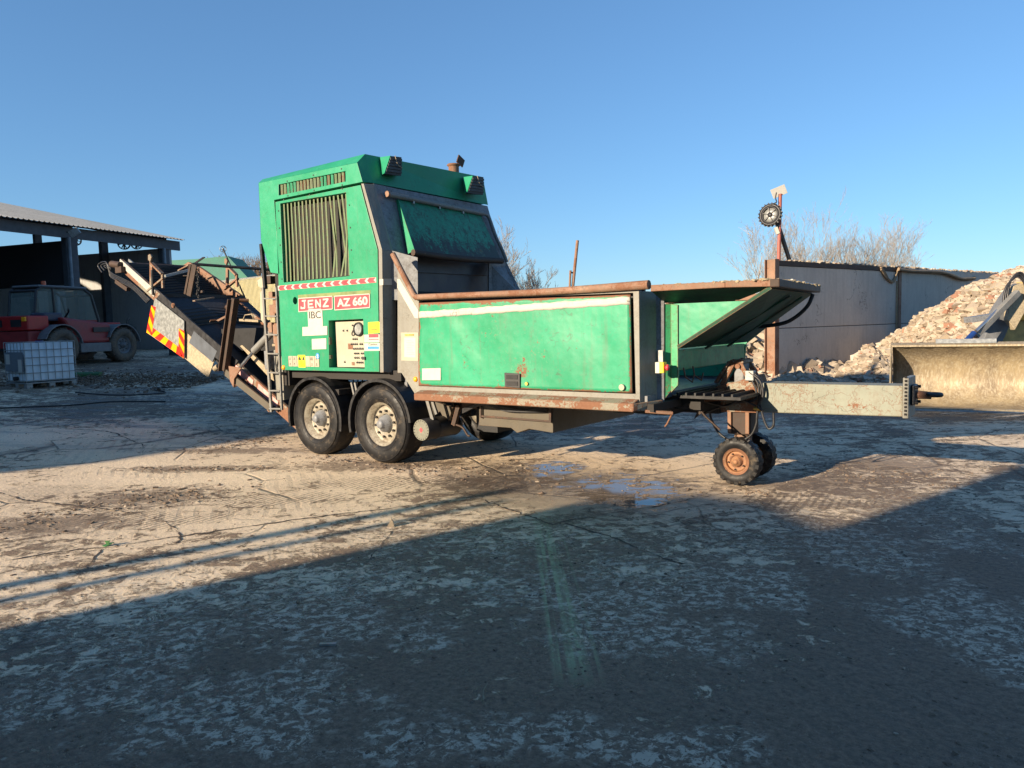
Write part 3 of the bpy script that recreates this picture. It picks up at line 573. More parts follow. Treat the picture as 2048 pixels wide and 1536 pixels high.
# ------------------------------------------------------------------ bare trees
def tree(base, height, spread, lab, grp, seed, lean=0., dens=1.0, tw=1.0):
    rd = random.Random(seed); tr = MB(); cr = MB(); t = empty('bare_tree', base, lab, 'tree', grp)
    def grow(p, d, L, r, lv):
        n = 5 if lv < 2 else 3; pts = [p]; rs = [r]; q = p.copy(); dd = d.copy()
        for i in range(n):
            dd = (dd + Vector((rd.gauss(0, .055), rd.gauss(0, .055), rd.gauss(.06, .03)))).normalized(); q = q + dd * (L / n); pts.append(q.copy()); rs.append(max(.006 * tw, r * (1 - .62 * (i + 1) / n)))
        (tr if lv < 1 else cr).tube(pts, rs, 6 if lv < 1 else (4 if lv < 3 else 3), cap=False)
        if lv >= 5: return
        k = int((6, 5, 4, 3, 2)[lv] * dens + rd.random())
        for j in range(k):
            f = rd.uniform(.25 if lv else .12, 1); i = min(n - 1, int(f * n)); pp = pts[i].lerp(pts[i + 1], f * n - i); loc = (pts[i + 1] - pts[i]).normalized()
            side = loc.orthogonal().normalized(); side.rotate(Matrix.Rotation(rd.uniform(0, 6.28), 3, loc)); a = rd.uniform(.35, .85) * spread
            nd = (loc * math.cos(a) + side * math.sin(a) + Vector((0, 0, .12))).normalized(); grow(pp, nd, L * rd.uniform(.45, .72), max(.006 * tw, rs[i] * .62), lv + 1)
    stems = 3
    for s in range(stems): grow(Vector(base), Vector((rd.gauss(lean, .26), rd.gauss(0, .22), 1)).normalized(), height * rd.uniform(.5, .66), .13 * height / 8, 0)
    tr.build('trunk', M['bark'], t); cr.build('crown', M['twig'], t)
G1 = 'bare winter trees behind the concrete wall'
for i, (px, top, D, lab) in enumerate(((1545, 452, 36, 'leafless tree behind the light mast at the left of the row'), (1612, 432, 40, 'leafless tree second in the row, right of the light mast'), (1672, 428, 37, 'leafless tree in the middle of the row above the wall'), (1742, 422, 38, 'tallest leafless tree in the row above the wall'), (1785, 475, 36, 'low leafless tree at the right end of the row above the wall'))):
    b = PD(px, 640, D); tp = PD(px, top, D); b.z = 0; tree(b, tp.z * .86, .8, lab, G1, 11 + i, tw=.7)
G2 = 'bare trees seen behind the hopper'
for i, (px, top, D, lab) in enumerate(((1003, 452, 34, 'taller leafless tree rising beside the engine housing edge'), (1062, 505, 34, 'lower leafless tree between the engine housing and leaning post'))):
    b = PD(px, 640, D); tp = PD(px, top, D); b.z = 0; tree(b, tp.z * .80, .75, lab, G2, 31 + i)
P_ = MB()
rd = random.Random(3)
for k in range(420):
    px = rd.uniform(430, 570); D = rd.uniform(84, 92); b = PD(px, 600, D); h = PD(px, rd.uniform(512, 540), D).z
    b.z = 1.0; q = b + Vector((rd.gauss(0, .5), rd.gauss(0, .5), h - 1)); mid = b.lerp(q, .5) + Vector((rd.gauss(0, .3), 0, 0)); P_.tube([b, mid, q], [.08, .05, .02], 3, cap=False)
    for j in range(5):
        a = mid.lerp(q, rd.random()); P_.tube([a, a + Vector((rd.gauss(0, .6), rd.gauss(0, .4), rd.uniform(.2, .9)))], [.02, .008], 3, cap=False)
tag(P_.build('scrub', M['hedge']), 'far line of bare brown scrub beyond the cream building', 'scrub', None, 'stuff')
# ------------------------------------------------------------------ buildings on the left, far
m = MB(); D = 46
def slabpx(m, pts, thick): m.prism([PD(x, y, d) for x, y, d in pts], FH * thick)
slabpx(m, [(335, 640, 70), (335, 521, 70), (392, 518, 70), (455, 512, 70), (500, 560, 70), (500, 640, 70)], 4)
tag(m.build('netted_store', M['net']), 'low store draped in dull green netting behind the conveyor', 'building')
cb = empty('cream_building', PD(500, 640, 62), 'low cream corrugated building behind the ladder', 'building')
m = MB(); n = 60; a = PD(428, 640, 62); b = PD(580, 640, 62); a.z = b.z = .6; tl = PD(428, 566, 62); trr = PD(580, 548, 62)
for i in range(n * 4):
    t0, t1 = i / (n * 4), (i + 1) / (n * 4); o0 = FH * (.05 if (i // 2) % 2 else 0); z0 = tl.z + (trr.z - tl.z) * t0; z1 = tl.z + (trr.z - tl.z) * t1; p = a.lerp(b, t0); q = a.lerp(b, t1)
    o1 = FH * (.05 if ((i + 1) // 2) % 2 else 0)
    m.add([p + o0, q + o1, q + o1 + Vector((0, 0, z1 - .6)), p + o0 + Vector((0, 0, z0 - .6))], [(0, 1, 2, 3)])
m.build('wall', M['creamclad'], cb); m = MB(); m.bar(tl - FH * .1, trr - FH * .1, .25, .22); m.prism([tl, trr, trr + FH * 6 + Vector((0, 0, .3)), tl + FH * 6 + Vector((0, 0, .3))], (0, 0, .08)); m.build('roof', M['galv'], cb)
lp = empty('lamp_post', PD(484, 560, 30), 'slim leaning pole with a small round lamp behind the conveyor', 'lamp')
MB().cyl(PD(492, 600, 30), PD(447, 500, 30), .03, 6).build('pole', M['black_steel'], lp); m = MB(); spoked(m, PD(446, 498, 30), -FH + RH * .5, .13, 5, .04); m.build('lamp', M['galv'], lp)
# ------------------------------------------------------------------ open shed
E1 = PD(331, 484, 33.3); E0 = PD(137, 455, 28.8); ez = E1.z; E0.z = E1.z
u = (E1 - E0); u.z = 0; u.normalize(); v = Vector((-u.y, u.x, 0))
if v.dot(RH) > 0: v = -v
shed = empty('open_shed', (E1.x, E1.y, 1.0), 'open fronted shed with corrugated roof, dark posts and concrete back wall', 'building')
g0 = .95
def sp(a, b, z): return E1 + u * a + v * b + Vector((0, 0, z - E1.z))    # a along the eave (away +), b into the shed
tan = math.tan(R_(12.6)); m = MB(); st = .05; aa = np.arange(-24, .75, st); L = 13.5
for a in aa:
    o = .03 * math.sin(2 * math.pi * a / .2)
    m.v += [tuple(sp(a, -.45, ez + .22 - .45 * tan + o)), tuple(sp(a, L, ez + .22 + L * tan + o))]
m.f = [(2 * i, 2 * i + 2, 2 * i + 3, 2 * i + 1) for i in range(len(aa) - 1)]; m.sm = [True] * len(m.f)
rf = m.build('roof', M['roof'], shed)
m = MB(); m.bar(sp(-24, -.05, ez - .12), sp(.75, -.05, ez - .12), .08, .42); m.build('eave_beam', M['shedsteel'], shed)
for a in (-18, -12, -7.5, -4.7, .0):
    m = MB(); m.bar(sp(a, .05, ez + .05), sp(a, L, ez + .02 + (L - .05) * tan), .2, .32); m.build('rafter', M['shedsteel'], shed)
m = MB()
for b in (1.5, 4, 6.5, 9, 11.5): m.bar(sp(-24, b, ez + .12 + b * tan), sp(.7, b, ez + .12 + b * tan), .08, .14)
m.build('purlins', M['shedsteel'], shed)
for a, b, w in ((0, .15, .34), (-4.7, .15, .42), (-12, .15, .4), (0, 3.75, .3), (0, 8, .3)):
    m = MB(); m.bar(sp(a, b, .7), sp(a, b, ez + b * tan - .1), w, w); m.build('post', M['shedsteel'], shed)
for a in (0, -4.7): m = MB(); m.cyl(sp(a - .2, -.1, .8), sp(a - .2, -.1, ez - .3), .06, 8); m.build('downpipe', M['shedsteel2'], shed)
zt = PD(323, 494, 33).z; m = MB(); m.prism([sp(.1, 0, .6), sp(.1, 13.5, .6), sp(.1, 13.5, zt), sp(.1, 0, zt)], u * .2); m.build('back_wall', M['shedwall'], shed)
m = MB(); m.prism([sp(-4.6, .3, .6), sp(-4.6, 9, .6), sp(-4.6, 9, 3.9), sp(-4.6, .3, 3.9)], u * .2); m.build('partition', M['shedwall'], shed)
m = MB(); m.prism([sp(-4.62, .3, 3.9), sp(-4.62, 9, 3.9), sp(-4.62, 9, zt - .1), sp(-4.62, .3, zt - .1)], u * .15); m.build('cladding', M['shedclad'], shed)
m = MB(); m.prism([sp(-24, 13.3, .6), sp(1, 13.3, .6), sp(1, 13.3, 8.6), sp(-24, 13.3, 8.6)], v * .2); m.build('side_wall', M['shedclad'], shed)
dk = plain('black_iron', (.012, .012, .013), .6)
for (px, py, r, lab, dd) in ((248, 487, .27, 'round spoked black lamp hanging highest under the shed eave', 32.9), (273, 488, .24, 'tilted spoked black lamp hanging right of its round neighbour', 32.9), (152, 481, .20, 'pale spoked round lamp on the middle shed post', 29.5)):
    c = PD(px, py, dd); h = empty('hanging_lamp', c, lab, 'lamp', 'round lamps under the shed roof'); m = MB(); spoked(m, c, -FH + (RH * .9 if px == 273 else RH * .2), r, 7, .05); m.build('spoked_rim', M['galv'] if px == 152 else dk, h)
    m = MB(); m.bar(c, Vector((c.x, c.y, ez - .3)) if px != 152 else c + Vector((0, 0, -.6)), .05, .05); m.build('bracket', dk, h)
h = empty('floodlight', PD(148, 464, 28.4), 'flat grey floodlight angled down beside the middle shed post', 'lamp'); c = PD(149, 464, 28.4)
m = MB(); m.bar(c - RH * .16 + Vector((0, 0, -.1)), c + RH * .16 + Vector((0, 0, .08)), .1, .26, up=Vector((.3, 0, 1))); m.build('lamp_body', M['galv'], h); m = MB(); m.bar(c, c - RH * .3, .05, .05); m.build('bracket', dk, h)
# ------------------------------------------------------------------ telescopic handler
def wheel(parent, c, ax, r, w, rimr, tyre, rim, lug=0, nlug=20, deep=.10, nuts=8, name='wheel', tw=.02):
    c = Vector(c); ax = Vector(ax).normalized(); e = bpy.data.objects.new(name, None); COL.objects.link(e); e.parent = parent; base = Vector(parent.location); e.location = c - base
    a = ax.orthogonal().normalized(); b = ax.cross(a); h = w / 2; m = MB(); sh = min(.16 * r, h * .5)
    m.lathe(c, ax, [(rimr, -h * .80), (rimr + .02, -h * .93), (rimr + (r - rimr) * .5, -h), (r - sh * .55, -h * .93), (r - sh * .15, -h * .8), (r, -h * .58), (r, h * .58), (r - sh * .15, h * .8), (r - sh * .55, h * .93), (rimr + (r - rimr) * .5, h), (rimr + .02, h * .93), (rimr, h * .80), (rimr - .01, 0), (rimr, -h * .8)], 64)
    if lug:
        for k in range(nlug):
            for sgn in (-1, 1):
                t = 2 * math.pi * (k + (.5 if sgn > 0 else 0)) / nlug; dt = .5 * math.pi / nlug * 1.6
                def pt(tt, rr, hh): return c + (a * math.cos(tt) + b * math.sin(tt)) * rr + ax * hh
                m.hexa([pt(t, r - .02, sgn * h * .05), pt(t + tw, r - .02, sgn * h * .05), pt(t + dt + tw, r - .035, sgn * h * .99), pt(t + dt, r - .035, sgn * h * .99)],
                       [pt(t, r + lug, sgn * h * .05), pt(t + tw, r + lug, sgn * h * .05), pt(t + dt + tw, r + lug * .7, sgn * h * .97), pt(t + dt, r + lug * .7, sgn * h * .97)])
    m.build('tyre', tyre, e)
    m = MB(); s = -1   # dished face on the -ax side
    m.lathe(c, ax, [(rimr + .012, -h * .86), (rimr + .012, -h * .80), (rimr - .025, -h * .78), (rimr - .04, -h + deep * 1.0), (rimr * .80, -h + deep * 1.1), (rimr * .72, -h + deep), (rimr * .48, -h + deep * .85), (rimr * .44, -h + deep * 1.25), (.001, -h + deep * 1.25)], 48)
    m.lathe(c, ax, [(rimr, h * .86), (rimr - .03, h * .6), (rimr * .6, h * .3), (.001, h * .3)], 40)
    m.build('rim', rim, e)
    for k in range(nuts):
        t = 2 * math.pi * k / nuts; p = c + (a * math.cos(t) + b * math.sin(t)) * rimr * .60 - ax * (h - deep * .85); m = MB(); m.cyl(p, p - ax * .022, .017 * rimr / .29, 6); m.build('wheel_nut', M['under'], e)
    m = MB(); hb = rimr * .42; m.lathe(c, ax, [(hb, -h + deep * 1.3), (hb * .9, -h + deep * .6), (hb * .55, -h + deep * .35), (hb * .45, -h + deep * .1), (hb * .4, -h - .004), (.001, -h - .004)], 24); m.build('hub', M['grey_dark'] if r > .4 and r < .55 else rim, e)
    return e
rc = PD(132, 716, 23.5); fc = PD(253, 718, 25.9); rc.z = terr(rc.x, rc.y); fc.z = terr(fc.x, fc.y)
ta = (fc - rc); WB = Vector((ta.x, ta.y, 0)).length; ta.z = 0; ta.normalize(); tl_ = Vector((-ta.y, ta.x, 0))     # ta forward, tl_ to the vehicle's left (away)
if tl_.dot(RH) > 0: tl_ = -tl_
TB = rc.lerp(fc, .5); th = empty('telescopic_handler', TB, 'dusty red telescopic handler with a glazed cab parked in the shed shade', 'telehandler')
def tp(a, l, z): return TB + ta * a + tl_ * l + Vector((0, 0, z))     # a forward of mid, l inboard from the near wheels' face, z above ground
def tbox(m, a0, a1, l0, l1, z0, z1, tb=0): return m.hexa([tp(a0, l0, z0), tp(a0, l1, z0), tp(a0 + tb, l1, z1), tp(a0 + tb, l0, z1)], [tp(a1, l0, z0), tp(a1, l1, z0), tp(a1, l1, z1), tp(a1, l0, z1)])
hw = WB / 2
for a in (-hw, hw):
    for l in (.22, 2.0): wheel(th, tp(a, l, .62), tl_ if l < 1 else -tl_, .60, .42, .30, M['tyre_mud'], M['thgrey'], .035, 16, .12)
m = MB(); tbox(m, -hw - .9, hw + .7, .55, 1.7, .55, .95); m.build('chassis', M['black_steel'], th)
m = MB(); tbox(m, -hw - .95, -hw - .05, .35, 2.0, .62, 1.15); m.build('counterweight', M['thred'], th, .04)
m = MB(); tbox(m, -hw - 1.0, -hw - .25, .30, 2.0, 1.17, 1.62); rb = m.build('rear_body', M['thred_deep'], th, .04)
for l in (.55, 1.3): m = MB(); tbox(m, -hw - 1.02, -hw - .99, l, l + .4, 1.28, 1.5); m.build('grille', M['black_steel'], rb)
for l in (.34, 1.8): m = MB(); tbox(m, -hw - 1.05, -hw - .99, l, l + .14, 1.45, 1.58); m.build('tail_light', M['amber'], rb)
# engine cover beside the cab, sloping forward
m = MB(); m.hexa([tp(-hw + .62, .10, .72), tp(-hw + .62, .85, .72), tp(-hw + .1, .85, 1.58), tp(-hw + .1, .16, 1.58)], [tp(hw - .55, .10, .72), tp(hw - .55, .85, .72), tp(hw - .4, .85, 1.36), tp(hw - .4, .18, 1.36)]); m.build('engine_cover', M['thred'], th, .08)
m = MB(); tbox(m, hw - 1.25, hw - .58, .075, .10, 1.08, 1.24); m.build('vent', M['black_steel'], th)
m = MB(); tbox(m, -hw + .66, hw - .56, .05, .5, .42, .72); m.build('step_box', M['thgrey'], th, .02)
m = MB(); tbox(m, -hw + .0, hw + .9, 1.0, 1.5, 1.05, 1.42); m.build('boom', M['thred_deep'], th, .03)
m = MB(); tbox(m, -hw - .35, -hw + .35, .35, .95, 1.45, 1.72); m.build('tank_cover', plain('dark_blue_plastic', (.03, .035, .06), .5), th, .06)
for a in (-hw, hw):
    m = MB(); n = 10
    for k in range(n):
        t0 = R_(8 + 150 * k / n); t1 = R_(8 + 150 * (k + 1) / n); q = lambda t, r, l: tp(a, l, .62) + ta * math.cos(t) * r + Vector((0, 0, math.sin(t) * r))
        m.hexa([q(t0, .70, .0), q(t0, .70, .5), q(t0, .73, .5), q(t0, .73, .0)], [q(t1, .70, .0), q(t1, .70, .5), q(t1, .73, .5), q(t1, .73, .0)])
    m.build('mudguard', M['thgrey'], th)
# cab on the far side
ca0, ca1, cl0, cl1, cz0, cz1 = -hw - .25, hw - .25, .85, 1.9, 1.5, 2.55
m = MB(); cpts = lambda l: [tp(ca0 - .02, l, cz0 - .5), tp(ca0 - .02, l, cz0), tp(ca0 + .12, l, cz1 - .12), tp(ca0 + .3, l, cz1), tp(ca1 - .55, l, cz1), tp(ca1 - .25, l, cz1 - .2), tp(ca1, l, cz0), tp(ca1, l, cz0 - .5)]
for l in (cl0, cl1): m.tube(cpts(l), .045, 6)
for l in (cl0, cl1): m.tube([tp(ca0 + .75, l, cz0 - .4), tp(ca0 + .72, l, cz1)], .04, 6)
for i in (2, 3, 4, 5): m.tube([cpts(cl0)[i], cpts(cl1)[i]], .045, 6)
m.build('cab_frame', M['black_steel'], th)
m = MB(); tbox(m, ca0 + .2, ca1 - .4, cl0 - .03, cl1 + .03, cz1, cz1 + .07); m.build('cab_roof', M['thgrey'], th, .03)
m = MB(); tbox(m, ca0 + .05, ca1 - .05, cl0, cl1, .9, cz0); m.build('cab_base', M['thred'], th)
m = MB(); c1 = cpts(cl0); m.add(c1[1:7], [list(range(6))]); m.build('side_window', M['glass'], th); m = MB(); c2 = cpts(cl1); m.add([c1[1], c1[2], c2[2], c2[1]], [(0, 1, 2, 3)]); m.build('rear_window', M['glass'], th)
m = MB(); tbox(m, ca0 + .45, ca0 + .95, 1.15, 1.6, 1.5, 1.65); tbox(m, ca0 + .4, ca0 + .55, 1.15, 1.6, 1.65, 2.25); m.build('seat', M['black_steel'], th, .04)
m = MB(); m.cyl(tp(ca0 + .5, cl0 + .1, cz1 + .07), tp(ca0 + .5, cl0 + .1, cz1 + .2), .07, 12); m.build('beacon', plain('orange_beacon', (.45, .08, .03), .3), th)
m = MB(); m.tube([tp(ca0 + 1.0, .8, 1.5), tp(ca0 + .95, .5, 1.75), tp(ca0 + .75, .3, 1.85)], .03, 5); m.build('mirror_arm', M['black_steel'], th)
MB().tube(curve_pts([tp(hw + .35, .25, 1.25), tp(hw + .38, .2, 1.5), tp(hw + .5, .2, 1.55)], 5), .02, 5).build('hose', M['hose'], th)
# ------------------------------------------------------------------ liquid container
cpx = PD(54, 778, 18.1); gz = terr(cpx.x, cpx.y); q = PZ(54, 778, gz); gz = terr(q.x, q.y); q = PZ(54, 778, gz)
ph = R_(58); ia = RH * math.cos(ph) + FH * math.sin(ph); ib = -RH * math.sin(ph) + FH * math.cos(ph)
ibc = empty('liquid_container', q, 'white caged liquid tank on a pallet in front of the red handler', 'container')
def ip(a, b, z): return q + ia * a + ib * b + Vector((0, 0, z))
def ibox(m, a0, a1, b0, b1, z0, z1): return m.hexa([ip(a0, b0, z0), ip(a0, b1, z0), ip(a0, b1, z1), ip(a0, b0, z1)], [ip(a1, b0, z0), ip(a1, b1, z0), ip(a1, b1, z1), ip(a1, b0, z1)])
m = MB(); nb = []
for i in range(41):   # wavy bottle walls
    nb.append(.03 + .012 * math.sin(i * 2 * math.pi / 5.2))
lo = []; A0, A1, B0, B1 = .03, 1.17, .03, .97
per = [(A0 + (A1 - A0) * i / 24, B0 + .014 * math.sin(i * 1.55)) for i in range(25)] + [(A1 + .012 * math.sin(i * 1.55), B0 + (B1 - B0) * i / 20) for i in range(1, 21)] + [(A1 - (A1 - A0) * i / 24, B1) for i in range(1, 25)] + [(A0 + .012 * math.sin(i * 1.55), B1 - (B1 - B0) * i / 20) for i in range(1, 20)]
n = len(per); m.v = [tuple(ip(a, b, z)) for z in (.17, 1.12) for a, b in per]; m.f = [(i, (i + 1) % n, n + (i + 1) % n, n + i) for i in range(n)] + [list(range(n, 2 * n))]; m.sm = [True] * n + [False]
bt = m.build('tank', M['plastic'], ibc); m = MB(); m.cyl(ip(.6, .5, 1.12), ip(.6, .5, 1.17), .09, 20); m.build('lid', M['bluepaint'], bt)
m = MB()
for z in (.19, .38, .57, .76, .95, 1.14):
    for a, b in (((0, 0), (1.2, 0)), ((1.2, 0), (1.2, 1)), ((1.2, 1), (0, 1)), ((0, 1), (0, 0))): m.tube([ip(*a, z), ip(*b, z)], .010, 5)
for i in range(8):
    for b in (0, 1): m.tube([ip(1.2 * i / 7, b, .16), ip(1.2 * i / 7, b, 1.15)], .009, 5)
for i in range(1, 6):
    for a in (0, 1.2): m.tube([ip(a, i / 6, .16), ip(a, i / 6, 1.15)], .009, 5)
m.build('cage', M['galv'], ibc)
m = MB(); ibox(m, -.01, 1.21, -.01, 1.01, .115, .145)
for a in (0, .53, 1.07):
    for b in (0, .43, .86): ibox(m, a, a + .14, b, b + .14, .0, .115)
m.build('pallet', M['galv'], ibc, .006)
m = MB(); ibox(m, -.018, -.014, .05, .95, .42, .9); lb = m.build('label_plate', plain('grey_plate', (.13, .15, .17), .5), ibc)
for b0, b1, z0, z1 in ((.70, .90, .60, .85), (.12, .30, .40, .72)): m = MB(); ibox(m, -.024, -.0195, b0, b1, z0, z1); m.build('paper_label', M['white'], lb)
m = MB(); m.cyl(ip(-.07, .45, .25), ip(.05, .45, .25), .05, 14); m.build('valve', M['black_steel'], ibc)
m = MB(); m.tube(curve_pts([(*PZ(x, y, .6).xy, 0) for x, y in ()] or [Vector((p.x, p.y, terr(p.x, p.y) + .015)) for p in (PD(150, 772, 17.6), PD(215, 775, 17.3), PD(275, 776, 17.4), PD(330, 765, 17.9), PD(300, 752, 18.6), PD(360, 748, 19))], 8), .016, 6)
tag(m.build('hose', M['hose']), 'black hose lying on the ground right of the caged tank', 'hose')
m = MB(); m.tube(curve_pts([Vector((p.x, p.y, terr(p.x, p.y) + .015)) for p in (PD(-60, 812, 14.8), PD(40, 801, 15.2), PD(140, 793, 15.6), PD(220, 783, 16.2), PD(330, 780, 16.4))], 8), .014, 6)
tag(m.build('cable', M['hose']), 'long thin black cable running across the yard in front of the tank', 'cable')
# wheel and bits lying by the shed
m = MB(); c = PD(175, 722, 20.8); c.z = terr(c.x, c.y) + .07; m.tube(curve_pts([c - RH * .45, c - RH * .1 + FH * .1, c + RH * .35], 6), .09, 8)
tag(m.build('tarpaulin_roll', M['leaf']), 'dark green rolled sheet lying under the red handler', 'sheet')
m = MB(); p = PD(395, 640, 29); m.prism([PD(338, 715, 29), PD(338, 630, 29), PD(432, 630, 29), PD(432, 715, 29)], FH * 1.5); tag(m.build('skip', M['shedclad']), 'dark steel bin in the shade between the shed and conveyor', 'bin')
# ------------------------------------------------------------------ wheel loader at the right edge
bl = Vector((1, -.55, 0)).normalized(); bb = Vector((.55, 1, 0)).normalized()      # (r, d) axes of the bucket: along, back
def lp_(a, b, z): r = 7.38 + bl.x * a + bb.x * b; d = 14.35 + bl.y * a + bb.y * b; return RD(r, d, z)
LD = empty('wheel_loader', lp_(1.5, .8, 0), 'wheel loader whose wide scoured steel bucket rests on the ground beside the rubble', 'loader')
prof = [(0, .03), (.3, .02), (.68, .04), (.95, .15), (1.1, .36), (1.13, .58), (1.05, .82), (.88, 1.02), (.68, 1.15), (.52, 1.23)]
prof = [(p.x, p.y) for p in curve_pts([Vector((a, b, 0)) for a, b in prof], 3)]
m = MB(); n = len(prof); NA = 24; WB_ = 3.1
for i in range(NA + 1):
    for j, (b, z) in enumerate(prof):
        w = .012 * math.sin(i * 2.3 + j) * math.sin(j * .7); m.v.append(tuple(lp_(WB_ * i / NA, b + w, z + w)))
m.f = [(i * n + j, (i + 1) * n + j, (i + 1) * n + j + 1, i * n + j + 1) for i in range(NA) for j in range(n - 1)]; m.sm = [True] * len(m.f)
bk = m.build('bucket', M['bucketsteel'], LD); so = bk.modifiers.new('s', 'SOLIDIFY'); so.thickness = .03; so.offset = 0
m = MB(); sh_ = [(0, .0), (.0, .10), (.28, .98), (.52, 1.24), (.60, 1.22)] + [prof[k] for k in range(n - 1, 0, -3)]
m.prism([lp_(-.01, b, z) for b, z in sh_], RH * -.03); m.build('side_plate', M['bucketsteel'], bk)
m = MB(); m.hexa([lp_(-.03, .50, 1.20), lp_(-.03, .66, 1.24), lp_(-.03, .66, 1.28), lp_(-.03, .50, 1.23)], [lp_(WB_, .50, 1.20), lp_(WB_, .66, 1.24), lp_(WB_, .66, 1.28), lp_(WB_, .50, 1.23)]); m.build('top_rim', M['bucketsteel'], bk)
m = MB(); m.hexa([lp_(.75, .56, 1.26), lp_(.75, .72, 1.26), lp_(.75, .74, 1.34), lp_(.75, .6, 1.34)], [lp_(1.75, .56, 1.26), lp_(1.75, .72, 1.26), lp_(1.75, .74, 1.34), lp_(1.75, .6, 1.34)]); m.build('spill_guard', M['galv'], bk)
m = MB(); m.hexa([lp_(-.02, -.06, -.01), lp_(-.02, .14, -.01), lp_(-.02, .14, .045), lp_(-.02, -.04, .02)], [lp_(WB_, -.06, -.01), lp_(WB_, .14, -.01), lp_(WB_, .14, .045), lp_(WB_, -.04, .02)]); m.build('cutting_edge', M['galv'], bk)
def pd(lst, D): return [PD(x, y, D) for x, y in lst]
m = MB(); m.prism(pd([(1962, 700), (1978, 648), (2000, 610), (2022, 578), (2040, 566), (2052, 575), (2046, 605), (2020, 650), (1998, 700)], 16.6), FH * .25); m.build('lift_arm', M['thgrey'], LD, .01)
m = MB(); m.prism(pd([(2018, 600), (2028, 572), (2046, 566), (2060, 580), (2052, 620), (2030, 660), (2016, 640)], 16.3), FH * .15); m.build('bell_crank', M['dirtyply'], LD, .01)
m = MB(); m.bar(PD(1950, 672, 15.9), PD(2035, 585, 16.2), .12, .12); m.build('link_rod', M['pipe'], LD)
m = MB(); m.bar(PD(1936, 640, 16.2), PD(1990, 632, 16.2), .30, .12); m.build('bracket', M['grey_dark'], LD)
MB().cyl(PD(1925, 690, 15.7), PD(1948, 666, 15.8), .06, 14).build('cylinder', M['bluepaint'], LD); MB().cyl(PD(1952, 662, 15.8), PD(1995, 620, 16.1), .035, 10).build('piston_rod', M['chrome'], LD)
m = MB(); m.prism(pd([(1996, 700), (2010, 672), (2030, 640), (2050, 596), (2080, 560), (2140, 560), (2140, 700)], 17.0), FH * .8); m.build('front_frame', plain('dusty_yellow_paint', (.50, .34, .12), .8, 0, .3, 6, .3), LD, .03)
m = MB(); m.prism(pd([(2034, 640), (2046, 600), (2060, 585), (2060, 640)], 16.9), FH * .08); m.build('side_plate', M['orangepaint'], LD)
for k in range(3): MB().tube(curve_pts(pd([(2005 + 4 * k, 615), (2012 + 4 * k, 575 - 5 * k), (2035 + 3 * k, 553 - 4 * k), (2050 + 3 * k, 570), (2052 + 2 * k, 600)], 16.25), 6), .025, 6).build('hose', M['hose'], LD)
# ------------------------------------------------------------------ the shredder trailer
T = empty('shredder_trailer', (.8, 1.29, 0), 'large green and grey wood shredder on a twin axle trailer with open hopper and drawbar', 'trailer shredder')
def xz(px, py, Y=0): p = PY(px, py, Y); return (p.x, p.z)
def xzs(lst, Y=0): return [xz(x, y, Y) for x, y in lst]
W2 = 2.57
def rect(x0, x1, z0, z1): return [(x0, z0), (x1, z0), (x1, z1), (x0, z1)]
# cores
m = MB(); m.box(-2.10, -.26, .17, 2.5, 1.27, 3.74); m.box(-.26, -.08, .22, 2.5, 1.27, 3.3); m.build('engine_bay', M['void'], T)
# door skin with openings
g1, g2, g3, g4 = [xz(*p) for p in ((560, 407), (692, 385), (699, 552), (567, 565))]
cp = [xz(*p) for p in ((657, 641), (726, 638), (729, 738), (658, 735))]
hole = [(-1.755 + .052 * math.cos(t), 2.268 + .055 * math.sin(t)) for t in [2 * math.pi * k / 14 for k in range(14)]]
o_ = xzs([(550.5, 404), (720.5, 370), (755, 500), (758.5, 744), (564, 740)])
MB().plate(o_, [[g1, g2, g3, g4], cp, hole], 0, .15).build('side_door', M['green'], T, .004)
# hood: side skin, chamfers, roof
lv = [xz(*p) for p in ((557, 369), (691, 342), (691, 363), (557, 391))]
hd = xzs([(517, 366), (714, 325), (725, 363.5), (548, 400), (559, 548), (541, 545), (522, 480)])
hood = MB().plate(hd, [lv], 0, .10).build('hood', M['green_hood'], T, .004)
S1 = Vector((hd[0][0], 0, hd[0][1])); S2 = Vector((hd[1][0], 0, hd[1][1])); S3 = Vector((hd[2][0], 0, hd[2][1]))
T0 = PY(525, 357, .14); T1 = PY(730, 308, .16); G1_ = PY(746, 366, .16); G2_ = PY(976, 410, W2 - .02); T2 = PY(966, 362, W2 - .1)
T0.z = T1.z - .02; T2.z = T1.z; T3 = Vector((T0.x, W2 - .1, T0.z))
m = MB(); m.add([S1, S2, T1, T0], [(0, 1, 2, 3)]); m.add([T0, T1, T2, T3], [(0, 1, 2, 3)]); m.add([S2, S3, G1_, T1], [(0, 1, 2, 3)])
m.add([T1, G1_, G2_, T2], [(0, 1, 2, 3)]); F1 = Vector((S1.x, W2, S1.z)); F2 = Vector((S2.x, W2, S2.z)); F3 = Vector((S3.x, W2, S3.z))
m.add([T3, T2, F2, F1], [(0, 1, 2, 3)]); m.add([T2, G2_, F3, F2], [(0, 1, 2, 3)]); R1 = Vector((hd[6][0], 0, hd[6][1])); R2 = Vector((hd[6][0], W2, hd[6][1])); m.add([S1, T0, T3, F1, R2, R1], [(0, 1, 2, 3, 4, 5)])
R3 = Vector((hd[5][0], 0, hd[5][1])); m.add([R1, R2, R3 + Vector((0, W2, 0)), R3], [(0, 1, 2, 3)])
m.add([F1, F2, F3, Vector((hd[3][0], W2, hd[3][1])), Vector((hd[4][0], W2, hd[4][1])), R3 + Vector((0, W2, 0)), R2], [(0, 1, 2, 3, 4, 5, 6)])
rp = m.build('roof_panel', M['green_hood'], T)
m = MB(); m.box(-2.08, -.35, .10, .13, 3.7, 4.05); m.build('louvre_backing', M['void'], hood)
